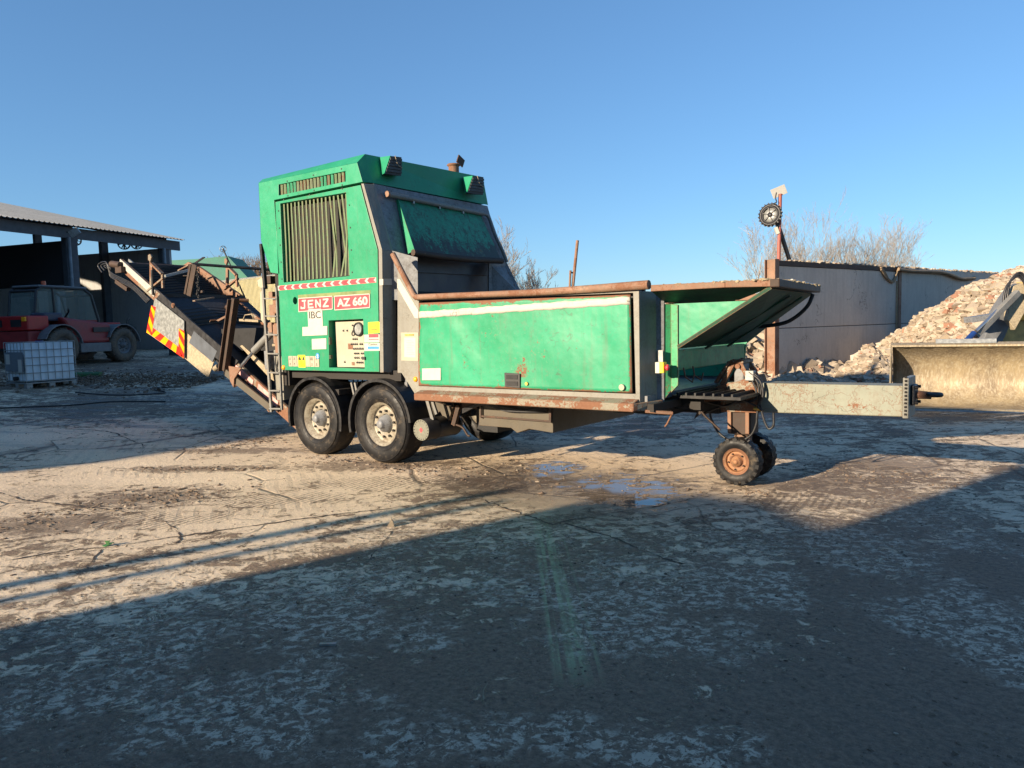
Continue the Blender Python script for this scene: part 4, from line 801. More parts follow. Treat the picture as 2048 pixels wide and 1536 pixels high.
for i in range(20):     # louvre fins
    x = lv[0][0] + .03 + (lv[1][0] - lv[0][0] - .05) * i / 19; m = MB(); sl = .02
    m.hexa([(x, .015, 3.80), (x + .012, .015, 3.80), (x + .012, .015, 3.985), (x, .015, 3.985)], [(x + .026, .032, 3.80), (x + .034, .03, 3.80), (x + .034, .03, 3.985), (x + .026, .032, 3.985)]); m.build('louvre', M['green_slat'] if random.random() < .7 else M['green'], hood)
# radiator grille
gr = MB().box(-2.02, -.5, .148, .152, 2.53, 3.72).build('grille_mesh', plain('grille_mesh', (.010, .010, .007), .7, 0, .5, 60, .5), T)
bx = {12: (.035, 2.95), 13: (-.05, 3.05), 14: (.05, 2.9), 15: (.03, 3.1), 16: (-.04, 3.0)}
for i in range(17):
    t = (i + .3) / 17; x0 = g4[0] + (g3[0] - g4[0]) * t + .01; x1 = g1[0] + (g2[0] - g1[0]) * t + .01; zb = g4[1] + (g3[1] - g4[1]) * t + .01; zt_ = g1[1] + (g2[1] - g1[1]) * t - .012
    dx, zm = bx.get(i, (random.uniform(-.004, .004), 3.1)); m = MB(); w = .036; xm = x0 + (x1 - x0) * .45 + dx; ym = .03 + abs(dx) * .9
    for (xa, za, ya), (xb, zb_, yb) in (((x0, zb, .025), (xm, zm, ym)), ((xm, zm, ym), (x1, zt_, .025))):
        m.hexa([(xa, ya + .004, za), (xa + w, ya, za), (xa + w, ya + .005, za), (xa, ya + .009, za)], [(xb, yb + .004, zb_), (xb + w, yb, zb_), (xb + w, yb + .005, zb_), (xb, yb + .009, zb_)])
    m.build('slat', M['green_slat'], gr)
m = MB()
for (x, z) in ((-2.04, 3.6), (-2.04, 3.35), (-2.04, 3.1), (-2.04, 2.85), (-2.04, 2.6), (-.47, 3.5), (-.47, 3.2), (-.47, 2.9), (-.47, 2.6), (-1.9, 3.745), (-1.3, 3.74), (-.6, 3.735), (-1.8, 4.0), (-1.2, 4.0), (-.6, 4.0), (-1.8, 3.79), (-1.2, 3.79), (-.6, 3.785)): m.cyl((x, -.006, z), (x, .002, z), .011, 8)
m.build('bolts', M['ink'], T)
# grey corner pillar
def strip(m, quad, th_=(0, .03, 0)): m.prism(quad, th_)
m = MB(); strip(m, [PY(722, 367, 0), PY(727, 367, 0), PY(764, 500, 0), PY(767, 745, 0), PY(760, 745, 0), PY(757, 500, 0)], (0, .14, 0))
strip(m, [PY(727, 367, .001), PY(747, 368, .15), PY(783, 501, .15), PY(764, 500, .001)], (-.02, .10, 0)); strip(m, [PY(764, 500, .001), PY(783, 501, .15), PY(785, 745, .15), PY(767, 745, .001)], (-.02, .10, 0)); m.build('corner_pillar', M['grey'], T, .004)
# front face plane
fa, fb, fc_ = PY(746, 367, .15), PY(782, 500, .15), PY(975, 412, 2.55); fn = (fb - fa).cross(fc_ - fa).normalized()
if fn.x < 0: fn = -fn
def fp(px, py, off=0): return PPL(px, py, fa + fn * off, fn)
m = MB(); strip(m, [fp(747, 367), fp(797, 378), fp(836, 515), fp(783, 501)], -fn * .04); strip(m, [fp(797, 378), fp(975, 412), fp(980, 430), fp(800, 396)], -fn * .04); strip(m, [fp(962, 428), fp(980, 430), fp(1014, 526), fp(992, 527)], -fn * .04)
front = m.build('front_frame', M['grey_dark'], T)
m = MB(); strip(m, [PY(783, 501, .15), PY(835, 515, .3), PY(836, 600, .3), PY(783, 600, .15)], (-.03, .02, 0)); m.build('cheek_plate', M['grey_dark'], T)
q1 = fp(978, 524); q2 = fp(1014, 526); m = MB(); strip(m, [q1, q2, PY(1046, 592, 2.53), PX(978, 592, q1.x)], (-.04, .03, 0)); m.build('cheek_plate', M['grey_dark'], T)
# swinging flap
m = MB(); ft = [fp(796, 399, .03), fp(961, 428, .03), fp(1003, 521, .17), fp(829, 501, .17)]; strip(m, ft, -fn * .04); flap = m.build('hopper_flap', M['green_flap'], T, .005)
m = MB(); strip(m, [ft[3] + fn * .012, ft[0] + fn * .012, ft[0] - fn * .03 , ft[3] - fn * .12], (0, -.012, 0)); m.build('flap_side', M['green'], flap)
m = MB(); m.tube([fp(826, 505, .15), fp(880, 513, .17), fp(940, 519, .17), fp(1004, 522, .15)], .045, 8); m.build('flap_roller', M['rust_dark'], flap)
# throat of the housing below the flap
m = MB(); zf = 2.62; m.box(-.75, -.7, .3, 2.4, 1.5, 3.0); m.box(-.75, .25, .25, .3, 1.5, 2.75); m.build('feed_throat', M['void'], T)
m = MB(); m.hexa([(-.05, .32, 2.60), (-.05, 2.4, 2.62), (-.02, 2.4, 2.62), (-.02, .32, 2.60)], [(-.05, .32, 2.95), (-.05, 2.4, 2.95), (-.02, 2.4, 2.95), (-.02, .32, 2.95)]); m.box(-.12, -.06, .5, 2.4, 2.25, 2.62); m.build('crush_plate', plain('blue_black_sheet', (.028, .034, .05), .4, .3, .4, 3, .1), T)
m = MB(); m.cyl((-.3, .35, 2.2), (-.3, 2.4, 2.2), .28, 20); m.build('feed_roller', M['void'], T)
# pipe and grey conduit over the flap
m = MB(); pp = [fp(775, 388, .06), fp(860, 405, .06), fp(966, 427.5, .06)]; m.cyl(pp[0], pp[2], .036, 14); rail_ = m.build('pipe_rail', M['pipe'], T)
MB().cyl(pp[0] - Vector((0, .012, 0)), pp[0] + Vector((0, .02, 0)), .041, 14).build('end_cap', M['rust'], rail_)
m = MB(); m.tube(curve_pts([fp(966, 427.5, .06), fp(974, 431, .06), fp(980, 441, .05), fp(990, 470, .05), fp(1003, 497, .05), fp(1014, 524, .05)], 6), .026, 8); m.build('conduit', M['pipe'], rail_)
for px, py in ((825, 397.6), (877, 408.5), (924, 418)): m = MB(); c = fp(px, py + 1.5, .05); m.box(c.x - .02, c.x + .03, c.y - .015, c.y + .015, c.z - .06, c.z + .03); m.build('pipe_clip', M['galv'], rail_)
# air scoops on the hood front
for Y, (ax0, ay0, ax1, ay1) in ((.55, (761, 312, 803, 351)), (2.25, (926, 352, 967, 389))):
    n4 = [T1 - G1_, T2 - T1]; pn = n4[0].cross(n4[1]).normalized(); pn = pn if pn.x > 0 else -pn; P4 = lambda x, y, o=0.: PPL(x, y, T1 + pn * o, pn)
    w = (ax1 - ax0); h_ = (ay1 - ay0); a, b, c, d = P4(ax0, ay0 + h_ * .08), P4(ax0 + w * .10, ay0 + h_ * .98), P4(ax0 + w * .30, ay0 + h_ * .98), P4(ax0 + w * .45, ay0)
    tl2, tr2, br2, bl2 = P4(ax0 + w * .50, ay0, .22), P4(ax1, ay0 + h_ * .06, .20), P4(ax1 - w * .02, ay1 + 1, .13), P4(ax0 + w * .22, ay0 + h_ * .90, .13)
    m = MB(); m.add([a, b, bl2, tl2], [(0, 1, 2, 3)]); m.add([a, tl2, tr2, P4(ax1 - w * .25, ay0 + h_ * .2)], [(0, 1, 2, 3)]); sc = m.build('air_scoop', M['green_hood'], T); so = sc.modifiers.new('s', 'SOLIDIFY'); so.thickness = .012
    m = MB(); m.add([tl2, tr2, br2, bl2, P4(ax1 - w * .1, ay0 + h_ * .3), P4(ax1 - w * .2, ay1), b], [(0, 1, 2, 3), (1, 4, 5, 2), (2, 5, 6, 3)]); m.build('scoop_grille', M['black_steel'], sc)
    m = MB()
    for k in range(1, 6): t = k / 6; m.bar(tl2.lerp(bl2, t) + pn * .01, tr2.lerp(br2, t) + pn * .01, .012, .03)
    m.build('scoop_fins', M['ink'], sc)
    m = MB(); m.tube(curve_pts([tl2 + (tr2 - tl2) * .3 + pn * .02, tl2.lerp(br2, .5) + pn * .04, br2 + (tr2 - br2) * .4 + pn * .02], 4), .006, 5); m.build('straw', M['wood'], sc)
# exhaust stack
ex = PX(908, 352, -.75); m = MB(); m.cyl(ex - Vector((0, 0, .2)), ex + Vector((0, 0, .17)), .085, 18); m.lathe(ex + Vector((0, 0, .17)), (0, 0, 1), [(.085, -.02), (.115, 0), (.10, .02), (.08, 0)], 18); e_ = m.build('exhaust_stack', M['rust'], T)
m = MB(); c = ex + Vector((.02, .12, .20)); m.bar(c, c + Vector((0, .06, .12)), .16, .02, up=(1, 0, 0)); m.build('rain_flap', M['rust_dark'], e_)
# ------------------------------------------------------------------ decals on the door
def decal(name, mat, pts, y=-.002, par=T, t=.0015): m = MB(); m.prism([(x, y, z) for x, z in pts], (0, -t, 0)); return m.build(name, mat, par)
sz = lambda x: 2.47
zc0, zc1 = 2.435, 2.505
sp_ = decal('warning_stripe', M['white'], [(-2.15, zc0), (.0, zc0), (.0, zc1), (-2.15, zc1)], -.002)
m = MB(); k = 0; x = -2.145; pw = .178
while x < -.06:
    a, b = x + .052, min(x + pw, -.006); zm = (zc0 + zc1) / 2
    m.prism([(a - .042, -.004, zm), (a, -.004, zc0 + .002), (b, -.004, zc0 + .002), (max(b - .042, a), -.004, zm), (b, -.004, zc1 - .002), (a, -.004, zc1 - .002)], (0, -.0015, 0)); x += pw
m.build('red_arrows', M['red'], sp_)
m = MB(); zc = [PY(760, 558.5, 0).z, PY(760, 571, 0).z]; strip(m, [PY(759, 558.5, -.003), PY(766.5, 557.8, -.003), PY(766.5, 570, -.003), PY(759.5, 571, -.003)], (0, -.0015, 0)); strip(m, [PY(767.5, 557.6, -.002), PY(784, 557.2, .142), PY(784.3, 570.2, .142), PY(767.7, 570.2, -.002)], (0, -.002, 0)); m.build('stripe_tape', M['stripe'], T)
decal('stain_panel', plain('stained_green_paint', (.16, .20, .07), .6, 0, .3, 8, .2), xzs([(596, 590), (741, 580), (741, 590), (597, 600)]), -.0008, T, .0008)
def name_plate(px, txt, bold, pad):
    P_ = xzs(px); b = decal('name_plate', M['red'], P_, -.003); b['label'] = 'red name plate with white capital letters'
    m = MB(); ins = .008
    for i in range(4):
        a = Vector((P_[i][0], -.0055, P_[i][1])); c = Vector((P_[(i + 1) % 4][0], -.0055, P_[(i + 1) % 4][1])); m.bar(a, c, .012, .012 if i % 2 == 0 else .010)
    m.build('plate_border', M['white'], b); x0 = P_[3][0] + pad; w = P_[2][0] - P_[3][0] - 2 * pad; z0 = P_[3][1] + .038; h = P_[0][1] - P_[3][1] - .078; sl = (P_[2][1] - P_[3][1]) / (P_[2][0] - P_[3][0])
    if len(txt) == 4:
        cw = w / 4; gm_ = MB(); bw = .024; dv = Vector((1, 0, sl)); O = Vector((x0, -.0048, z0 + sl * pad)); q = lambda i, a, b_: O + dv * (i * cw + a * cw * .78) + Vector((0, 0, b_ * h))
        gl = {'J': [(.25, 1, 1, 1), (.72, 1, .72, .12), (.78, .08, .1, .08), (.1, .0, .1, .3)], 'E': [(.12, 0, .12, 1), (.1, .93, 1, .93), (.1, .5, .85, .5), (.1, .07, 1, .07)], 'N': [(.12, 0, .12, 1), (.12, .95, .88, .05), (.88, 0, .88, 1)], 'Z': [(.05, .93, 1, .93), (.9, .9, .12, .1), (0, .07, 1, .07)]}
        for i, ch in enumerate(txt):
            for j, (a0, b0, a1, b1) in enumerate(gl[ch]):
                p_, r_ = q(i, a0, b0), q(i, a1, b1); off_ = Vector((0, -.0003 * j, 0)); dd_ = (r_ - p_).normalized(); sd2 = Vector((-dd_.z, 0, dd_.x)) * bw * (.5 if abs(dd_.x) > .9 else .62)
                gm_.prism([p_ - sd2 + off_, r_ - sd2 + off_, r_ + sd2 + off_, p_ + sd2 + off_], (0, -.001, 0))
        gm_.build('lettering', M['white'], b); return
    tx = [text_mb(txt, (x0 + q * .006, -.0048 - .0006 * q, z0 + sl * pad + (q % 2) * .003), w, h, 0, bold, 'lettering', M['white'], b, Vector((1, 0, sl)).normalized()) for q in range(3)]; join_into(tx[0], tx[1:])
name_plate([(598, 597), (665.5, 592.5), (666, 618), (598.5, 623.5)], 'JENZ', .018, .045)
name_plate([(670, 592.5), (740, 588), (740.5, 615), (670.5, 620)], 'AZ 660', .016, .05)
zx = xz(631, 639.5); lb = decal('paper_label', M['white'], [(zx[0] + dx * .165, zx[1] + dz * .155) for dx, dz in ((-1, -.8), (-.85, -1), (.85, -1), (1, -.8), (1, .8), (.85, 1), (-.85, 1), (-1, .8))], -.004)
text_mb('IBC', (zx[0] - .13, -.0075, zx[1] + .02), .26, .10, 0, .0, 'lettering', M['ink'], lb)
decal('paper_label', M['white'], xzs([(606, 654), (655.5, 652), (655.5, 670), (606, 672)]), -.008); decal('paper_label', M['white'], xzs([(624, 678), (653, 676.5), (653, 698), (624.5, 699)]), -.003)
# control panel
cpn = MB(); cpn.box(-.97, -.29, .085, .10, 1.30, 1.94); cpn = cpn.build('control_panel', M['cream'], T)
m = MB(); c = (-.475, .085, 1.825); m.lathe(c, (0, 1, 0), [(.075, -.035), (.095, -.03), (.098, 0), (.075, 0)], 28); gd = m.build('gauge', M['ink'], cpn); MB().cyl((c[0], .062, c[2]), (c[0], .08, c[2]), .073, 24).build('gauge_face', M['galv'], gd)
m = MB(); m.lathe((-.60, .085, 1.765), (0, 1, 0), [(.02, -.01), (.032, -.01), (.032, 0)], 16); m.build('keyhole', M['ink'], cpn)
mw = MB()
for (bx_, bz, k) in ((-.60, 1.69, 3), (-.64, 1.62, 4), (-.46, 1.62, 2), (-.60, 1.555, 4), (-.46, 1.555, 3), (-.58, 1.49, 3), (-.44, 1.49, 2), (-.58, 1.43, 3), (-.44, 1.43, 3), (-.54, 1.365, 4), (-.60, 1.88, 1), (-.60, 1.80, 1), (-.35, 1.88, 1), (-.35, 1.81, 1), (-.72, 1.81, 1), (-.80, 1.81, 1), (-.80, 1.37, 1)):
    for i in range(k): x = bx_ + i * .038; MB().cyl((x, .068, bz), (x, .086, bz), .011, 8).build('switch', M['ink'], cpn); mw.box(x - .010, x + .010, .082, .0845, bz + .014, bz + .024)
mw.build('switch_labels', M['galv'], cpn)
m = MB(); m.box(-.72, -.62, .082, .0845, 1.55, 1.63); m.box(-.66, -.60, .082, .0845, 1.325, 1.37); m.build('rust_patch', M['rust'], cpn)
m = MB(); m.box(-1.03, -1.0, -.006, .03, 1.62, 1.72); m.box(-1.03, -1.0, -.006, .03, 1.42, 1.47); m.build('hinge', M['green_dark'], cpn)
m = MB(); m.box(-.33, -.27, -.02, .05, 1.41, 1.45); m.build('latch', M['ink'], cpn)
ye = decal('warning_label', M['yellow'], xzs([(736.5, 644.5), (759, 643.5), (759.5, 665.5), (737, 667)]), -.002)
m = MB(); 
for z in (1.885, 1.86, 1.83, 1.81): m.box(-.15, -.02, -.005, -.0035, z, z + .011)
m.build('print_lines', M['ink'], ye)
pk = decal('warning_label', M['white'], xzs([(728.5, 669.5), (759.5, 668.5), (759.5, 684.5), (728.5, 685)]), -.002); m = MB(); m.box(-.19, .0, -.005, -.0035, 1.71, 1.755); m.box(-.19, .0, -.005, -.0035, 1.68, 1.69); m.build('print_block', M['red'], pk)
ca = decal('warning_label', M['white'], xzs([(728.5, 686.5), (760, 685.8), (760.3, 701.5), (729, 702)]), -.002); text_mb('Caution', (-.20, -.004, 1.605), .17, .03, 0, 0, 'lettering', M['ink'], ca); m = MB(); m.box(-.22, .0, -.005, -.0035, 1.555, 1.59); m.build('print_block', M['blue'], ca)
sx0, sx1, sz0, sz1 = -1.98, -1.26, 1.30, 1.455
sk = decal('sticker_row', M['cream'], [(sx0, sz0), (sx1, sz0), (sx1, sz1), (sx0, sz1)], -.002); yx = sx0 + (sx1 - sx0) * .33
ys = MB(); ys.box(yx, yx + .17, -.0055, -.0035, sz0 - .01, sz1 + .015); ys.build('yellow_sticker', M['yellow'], sk)
m = MB()
for cx in (yx + .043, yx + .127):
    m.prism([(cx - .034, -.006, 1.395), (cx + .034, -.006, 1.395), (cx + .006, -.006, 1.455), (cx - .006, -.006, 1.455)], (0, -.001, 0))
    for dz in (1.315, 1.36): m.box(cx - .03, cx + .03, -.007, -.006, dz, dz + .006)
    m.box(cx - .03, cx - .024, -.007, -.006, 1.315, 1.365); m.box(cx + .024, cx + .03, -.007, -.006, 1.315, 1.365)
for k in range(8):
    x = sx0 + (sx1 - sx0) * k / 7.; 
    if yx - .02 < x < yx + .19: continue
    m.box(x - .002, x + .002, -.0055, -.0035, sz0, sz1)
    if k < 7:
        for r_ in range(2): m.box(x + .025, x + .06, -.0055, -.0035, sz0 + .02 + .08 * r_, sz0 + .026 + .08 * r_); m.box(x + .035, x + .05, -.0055, -.0035, sz0 + .035 + .08 * r_, sz0 + .05 + .08 * r_)
m.build('pictograms', M['ink'], sk); text_mb('CE', (-1.46, -.0035, 1.395), .06, .04, 0, 0, 'lettering', M['ink'], sk)
bz = MB(); bz.cyl((-1.285, -.004, 1.458), (-1.285, -.0075, 1.458), .042, 20); bs = bz.build('round_sticker', M['blue'], sk); m = MB(); m.cyl((-1.285, -.0075, 1.465), (-1.285, -.0085, 1.465), .016, 12); m.prism([(-1.305, -.0075, 1.43), (-1.265, -.0075, 1.43), (-1.275, -.0075, 1.452), (-1.295, -.0075, 1.452)], (0, -.001, 0)); m.build('pictogram', M['white'], bs)
for px, py in ((567.5, 735), (831.5, 758.5)): x, z = xz(px, py); MB().lathe((x, -.022, z), (0, 1, 0), [(.001, -.004), (.02, -.002), (.032, .008), (.036, .022)], 20).build('side_marker', M['amber'], T)
# ------------------------------------------------------------------ hopper body
body = MB(); pano = xzs([(837.5, 601), (1266, 586), (1271, 788), (837.5, 772)])
out_ = xzs([(795, 530), (833, 597), (1278, 581), (1280, 806), (836, 798), (803, 746), (795, 746)])
hb = MB().plate(out_, [pano], 0, .07).build('hopper_side', M['grey'], T, .005)
m = MB(); m.box(.72, 3.86, .10, .14, 1.0, 2.2); m.build('inner_wall', M['void'], hb)
m = MB(); m.box(.6, 3.9, .07, 2.5, 1.0, 1.06); m.box(.3, 3.95, 2.46, 2.53, 1.0, 2.18); m.box(.25, .3, .2, 2.5, .98, 2.2); m.build('hopper_floor', M['grey_dark'], T)
# dented green service door
NX, NZ = 60, 26; pc = [Vector(v) for v in xzs([(838.5, 606), (1262.5, 589), (1265, 785.5), (838.5, 771)])]
def psurf(sx, sz_):   # sx 0..1 along, sz_ 0..1 from the bottom up
    a = pc[3].lerp(pc[2], sx); b = pc[0].lerp(pc[1], sx); q = a.lerp(b, sz_)
    dd = -.008 * math.sin(sx * 9 + 1) * math.sin(sz_ * 5) + .004 * math.sin(sx * 21 + sz_ * 4) - .016 * math.exp(-((sx - .12 - (1 - sz_) * .25) / .05) ** 2) * (1 if sz_ > .35 else sz_ / .35) + .012 * math.exp(-((sx - .03) / .05) ** 2 - ((sz_ - .72) / .1) ** 2) - .012 * math.exp(-((sx - .97) / .05) ** 2 - ((sz_ - .45) / .5) ** 2) + .005 * math.sin(sx * 23) * math.exp(-((sz_ - 1) / .15) ** 2)
    dd += .006 * math.exp(-((sz_ - .8) / .07) ** 2) * math.exp(-((sx - .2) / .15) ** 2)
    return q.x, -.012 + dd, q.y
m = MB(); m.v = [psurf(i / NX, j / NZ) for j in range(NZ + 1) for i in range(NX + 1)]; m.f = [(j * (NX + 1) + i, j * (NX + 1) + i + 1, (j + 1) * (NX + 1) + i + 1, (j + 1) * (NX + 1) + i) for j in range(NZ) for i in range(NX)]; m.sm = [True] * len(m.f)
sdr = m.build('service_door', M['green_panel'], T); so = sdr.modifiers.new('s', 'SOLIDIFY'); so.thickness = .02; so.offset = -1
m = MB()
for j in range(4):
    for i in range(NX + 1):
        t = i / NX; zt0 = .815 + t * .085; wob = .004 * math.sin(i * .9) + .003 * math.sin(i * 2.3); x, y, z = psurf(t, zt0 - .003 * (0 if j == 0 else 1) + .082 * j / 3 + (wob if j in (0, 3) else 0)); m.v.append((x, y - .002, z))
m.f = [(j * (NX + 1) + i, j * (NX + 1) + i + 1, (j + 1) * (NX + 1) + i + 1, (j + 1) * (NX + 1) + i) for j in range(3) for i in range(NX)]; m.sm = [True] * len(m.f)
st_ = m.build('white_stripe', M['stripe'], sdr); so = st_.modifiers.new('s', 'SOLIDIFY'); so.thickness = .0018; so.offset = 1
decal('stripe_tape', M['stripe'], xzs([(795, 558), (799.5, 558), (837, 621), (837, 636.5), (830, 636), (795, 575)]), -.002)
m = MB(); m.prism([(x, -.024, z) for x, z in xzs([(847, 737), (884, 736), (884, 760), (847, 760)])], (0, -.002, 0)); m.build('paper_label', M['white'], sdr)
a, b, c, d = xzs([(1012, 745), (1043, 747), (1043, 776), (1013, 773)]); m = MB(); m.plate([a, b, c, d], [], -.034, -.014); vt = m.build('recessed_handle', M['ink'], sdr, .004); m = MB(); x0, x1 = a[0] + .03, b[0] - .03
for k in range(2): zz = d[1] + .015 + k * .075; m.box(x0, x1, -.040, -.0345, zz, zz + .05)
m.build('finger_pull', M['void'], vt)
x, z = xz(1247, 774); MB().cyl((x, -.045, z), (x, -.018, z), .032, 18).build('rubber_stop', M['cream'], sdr); x, z = xz(1056, 767); MB().cyl((x, -.035, z), (x, -.014, z), .02, 12).build('lock', M['brass'], sdr)
cl_ = decal('notice_board', M['cream'], xzs([(802, 665), (836.5, 665), (836.5, 722), (803, 721)]), -.002); m = MB(); P4_ = xzs([(809, 675), (832, 675), (832, 715), (809, 714)]); m.prism([(x, -.005, z) for x, z in P4_], (0, -.001, 0)); pa = m.build('paper_sheet', M['white'], cl_)
m = MB(); m.box(.50, .66, -.009, -.0065, 1.725, 1.745); m.build('paper_clip', M['brass'], cl_); m = MB()
for k in range(9): z = 1.66 - k * .022; m.box(.52, .52 + random.uniform(.09, .14), -.0072, -.0065, z, z + .004)
m.build('print_lines', M['galv'], pa)
# rusty ledge under the door
m = MB(); L0, L1 = PY(828, 798, -.13).x, PY(1266, 815, -.13).x
m.v = [(x, y, z) for x in (L0, L1) for y, z in ((0, 1.035), (-.13, .995), (-.13, .915), (-.10, .905), (.02, .93))]; m.f = [(0, 1, 6, 5), (1, 2, 7, 6), (2, 3, 8, 7), (3, 4, 9, 8), (4, 0, 5, 9), (0, 4, 3, 2, 1), (5, 6, 7, 8, 9)]; m.sm = [False] * 7; m.build('bottom_ledge', M['grey_rust'], T, .008)
m = MB(); e1 = [Vector((L1 + .003, -.13, .995)), Vector((L1 + .003, -.13, .92)), PY(1322, 822, .25), PY(1326, 800, .25)]; strip(m, e1, (-.04, .04, 0)); m.build('ledge_corner', M['grey_rust'], T, .006)
m = MB(); m.bar(PY(1290, 822, .05), PY(1345, 826, .2), .06, .03); m.tube([PY(1341, 822, .2), PY(1343, 830, .2), PY(1334, 848, .2), PY(1330, 853, .2)], .010, 6); m.build('step_bracket', M['rust'], T)
# front corner post, seam and green end frame
m = MB(); strip(m, [PY(1277, 582, 0.0), PY(1312, 583, .28), PY(1314, 815, .28), PY(1279, 806, 0)], (-.03, .05, 0)); m.build('corner_post', M['grey'], T, .004)
m = MB(); strip(m, [PY(1312, 590, .29), PY(1328, 592, .33), PY(1328, 812, .33), PY(1313, 815, .29)], (-.02, .06, 0)); m.build('post_channel', M['grey_dark'], T)
m = MB(); strip(m, [PY(1328, 608, .34), PY(1342, 608, .40), PY(1343, 780, .40), PY(1328, 800, .34)], (-.02, .06, 0)); m.build('end_frame', M['green_worn'], T)
m = MB(); strip(m, [PY(1341.5, 608, .38), PY(1355.5, 610, .38), PY(1356, 770, .38), PY(1342, 785, .38)], (0, .03, 0)); m.build('end_flange', M['green_worn'], T)
eb = PY(1325, 735, .2); m = MB(); m.box(eb.x - .06, eb.x + .03, .16, .24, eb.z - .055, eb.z + .055); es = m.build('stop_button_box', M['yellow'], T, .006); m = MB(); m.box(eb.x - .061, eb.x - .015, .157, .243, eb.z - .056, eb.z + .056); m.build('box_base', M['white'], es); m = MB(); m.lathe((eb.x + .03, .2, eb.z), (1, 0, 0), [(.018, 0), (.02, .02), (.034, .022), (.03, .04), (.001, .044)], 16); m.build('stop_button', M['red'], es)
m = MB(); c = PY(1321, 712, .28); m.plate([(c.x - .03, c.z - .06), (c.x + .03, c.z - .06), (c.x + .03, c.z + .06), (c.x - .03, c.z + .06)], [], .27, .285); m.build('arrow_label', M['galv'], T)
# rusty tubular rim
m = MB(); rr = [PY(785.5, 508, -.02), PY(806, 548, -.02), PY(827, 589, -.02), PY(831, 593.5, -.02), PY(838, 595, -.02)]; m.tube(rr, .037, 12); m.build('rim_tube', M['rust'], T)
m = MB(); rr = [PY(x, y, -.02) for x, y in ((832, 594.5), (900, 591.5), (980, 588.5), (1060, 585.5), (1140, 580.5), (1215, 575.5), (1298, 569.5))]; m.tube(rr, [.038, .036, .036, .038, .041, .045, .048], 12); m.build('rim_tube', M['rust'], T)
# flared extension: near wing, tail plate, far wing
m = MB(); a = [PY(1301, 570, -.01), PY(1450, 563, -.01), PY(1549, 559, .02)]; b = [PY(1301, 583, -.01), PY(1450, 575, -.01), PY(1549, 573, .02)]
for i in range(2): strip(m, [a[i], a[i + 1], b[i + 1], b[i]], (0, .05, 0))
m.build('wing_rim', M['rust'], T, .006)
nr = PY(1549, 566, .02); fr = PY(1634, 578, 2.35); fr.x = nr.x + .05; fr = PY(1633, 579, 2.35)
m = MB(); m.bar(nr, fr, .09, .075); m.build('lip_rim', M['rust_dark'], T, .01)
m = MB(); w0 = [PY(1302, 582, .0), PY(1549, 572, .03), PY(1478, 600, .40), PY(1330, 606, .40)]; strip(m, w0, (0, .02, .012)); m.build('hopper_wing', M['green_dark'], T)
m = MB(); m.tube([PY(1330, 600, .38), PY(1345, 604, .40), PY(1365, 602, .45), PY(1470, 598, .55)], .022, 8); m.build('hinge_tube', M['rust_dark'], T)
tpn = PY(1357, 697, .38); tt = fr + Vector((-.04, -.01, -.05)); tb_ = Vector((tpn.x, 2.38, tpn.z))
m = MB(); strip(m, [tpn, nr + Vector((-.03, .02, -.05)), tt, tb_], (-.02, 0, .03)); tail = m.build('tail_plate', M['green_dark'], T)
for k in range(1, 3):
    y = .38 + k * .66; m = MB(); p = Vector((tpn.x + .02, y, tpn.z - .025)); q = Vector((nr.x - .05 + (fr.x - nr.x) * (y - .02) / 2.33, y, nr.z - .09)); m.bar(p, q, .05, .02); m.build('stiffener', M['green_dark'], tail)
m = MB(); strip(m, [(3.0, 2.42, 1.1), (3.0, 2.42, 2.14), (fr.x - .1, 2.42, 2.12), (tpn.x - .02, 2.42, tpn.z - .02), (tpn.x - .06, 2.42, 1.1)], (0, .03, 0)); m.build('hopper_wing', M['green'], T)
m = MB(); strip(m, [(3.0, 2.40, 2.06), (fr.x - .25, 2.40, 2.06), (fr.x - .15, 2.40, 2.13), (3.0, 2.40, 2.14)], (0, .015, 0)); m.build('wing_rust_band', M['rust'], T)
cx0 = PY(1357, 700, .40); m = MB(); m.box(cx0.x - .22, cx0.x - .02, .42, 2.40, PY(1357, 742, .42).z, cx0.z); m.build('cross_member', M['green_worn'], T, .01)
for dy in (.10, .34):
    m = MB(); c = Vector((cx0.x + .0, .42 + dy, 1.33)); m.tube([c, c + Vector((.02, 0, -.10)), c + Vector((.06, .09, -.16)), c + Vector((.06, .14, -.08))], .009, 5); m.build('chain_hook', M['rust'], T)
m = MB(); m.box(3.95, 4.7, .55, 2.3, 1.00, 1.03); 
for k in range(7): m.box(4.0 + k * .1, 4.02 + k * .1, .55, 2.3, 1.03, 1.06)
m.build('floor_slats', M['void'], T)
m = MB(); m.tube(curve_pts([PY(1626, 588, 1.9), PY(1615, 612, 1.9), PY(1590, 635, 1.9), PY(1560, 648, 1.9), PY(1500, 655, 1.9), PY(1440, 660, 1.9)], 8), .022, 8); m.build('hydraulic_hose', M['hose'], T)
m = MB(); m.cyl(nr.lerp(fr, .35) + Vector((.0, 0, .05)), nr.lerp(fr, .97) + Vector((.0, 0, .045)), .018, 10); m.build('lip_pipe', M['galv'], T)
P = []; S = []
for k in range(170):
    t = random.random() ** .8; p = nr.lerp(fr, t) + Vector((random.uniform(-.05, .04), 0, .04)) if k % 2 else Vector((4.05 + random.random() * 1.1, .02 + random.uniform(-.02, .05), nr.z + .035)); P.append(tuple(p - Vector(T.location))); S.append(random.uniform(.012, .05))
o = rocks('wood_scraps', P, S, M['wood'], None, None, 'stuff', .5, T)
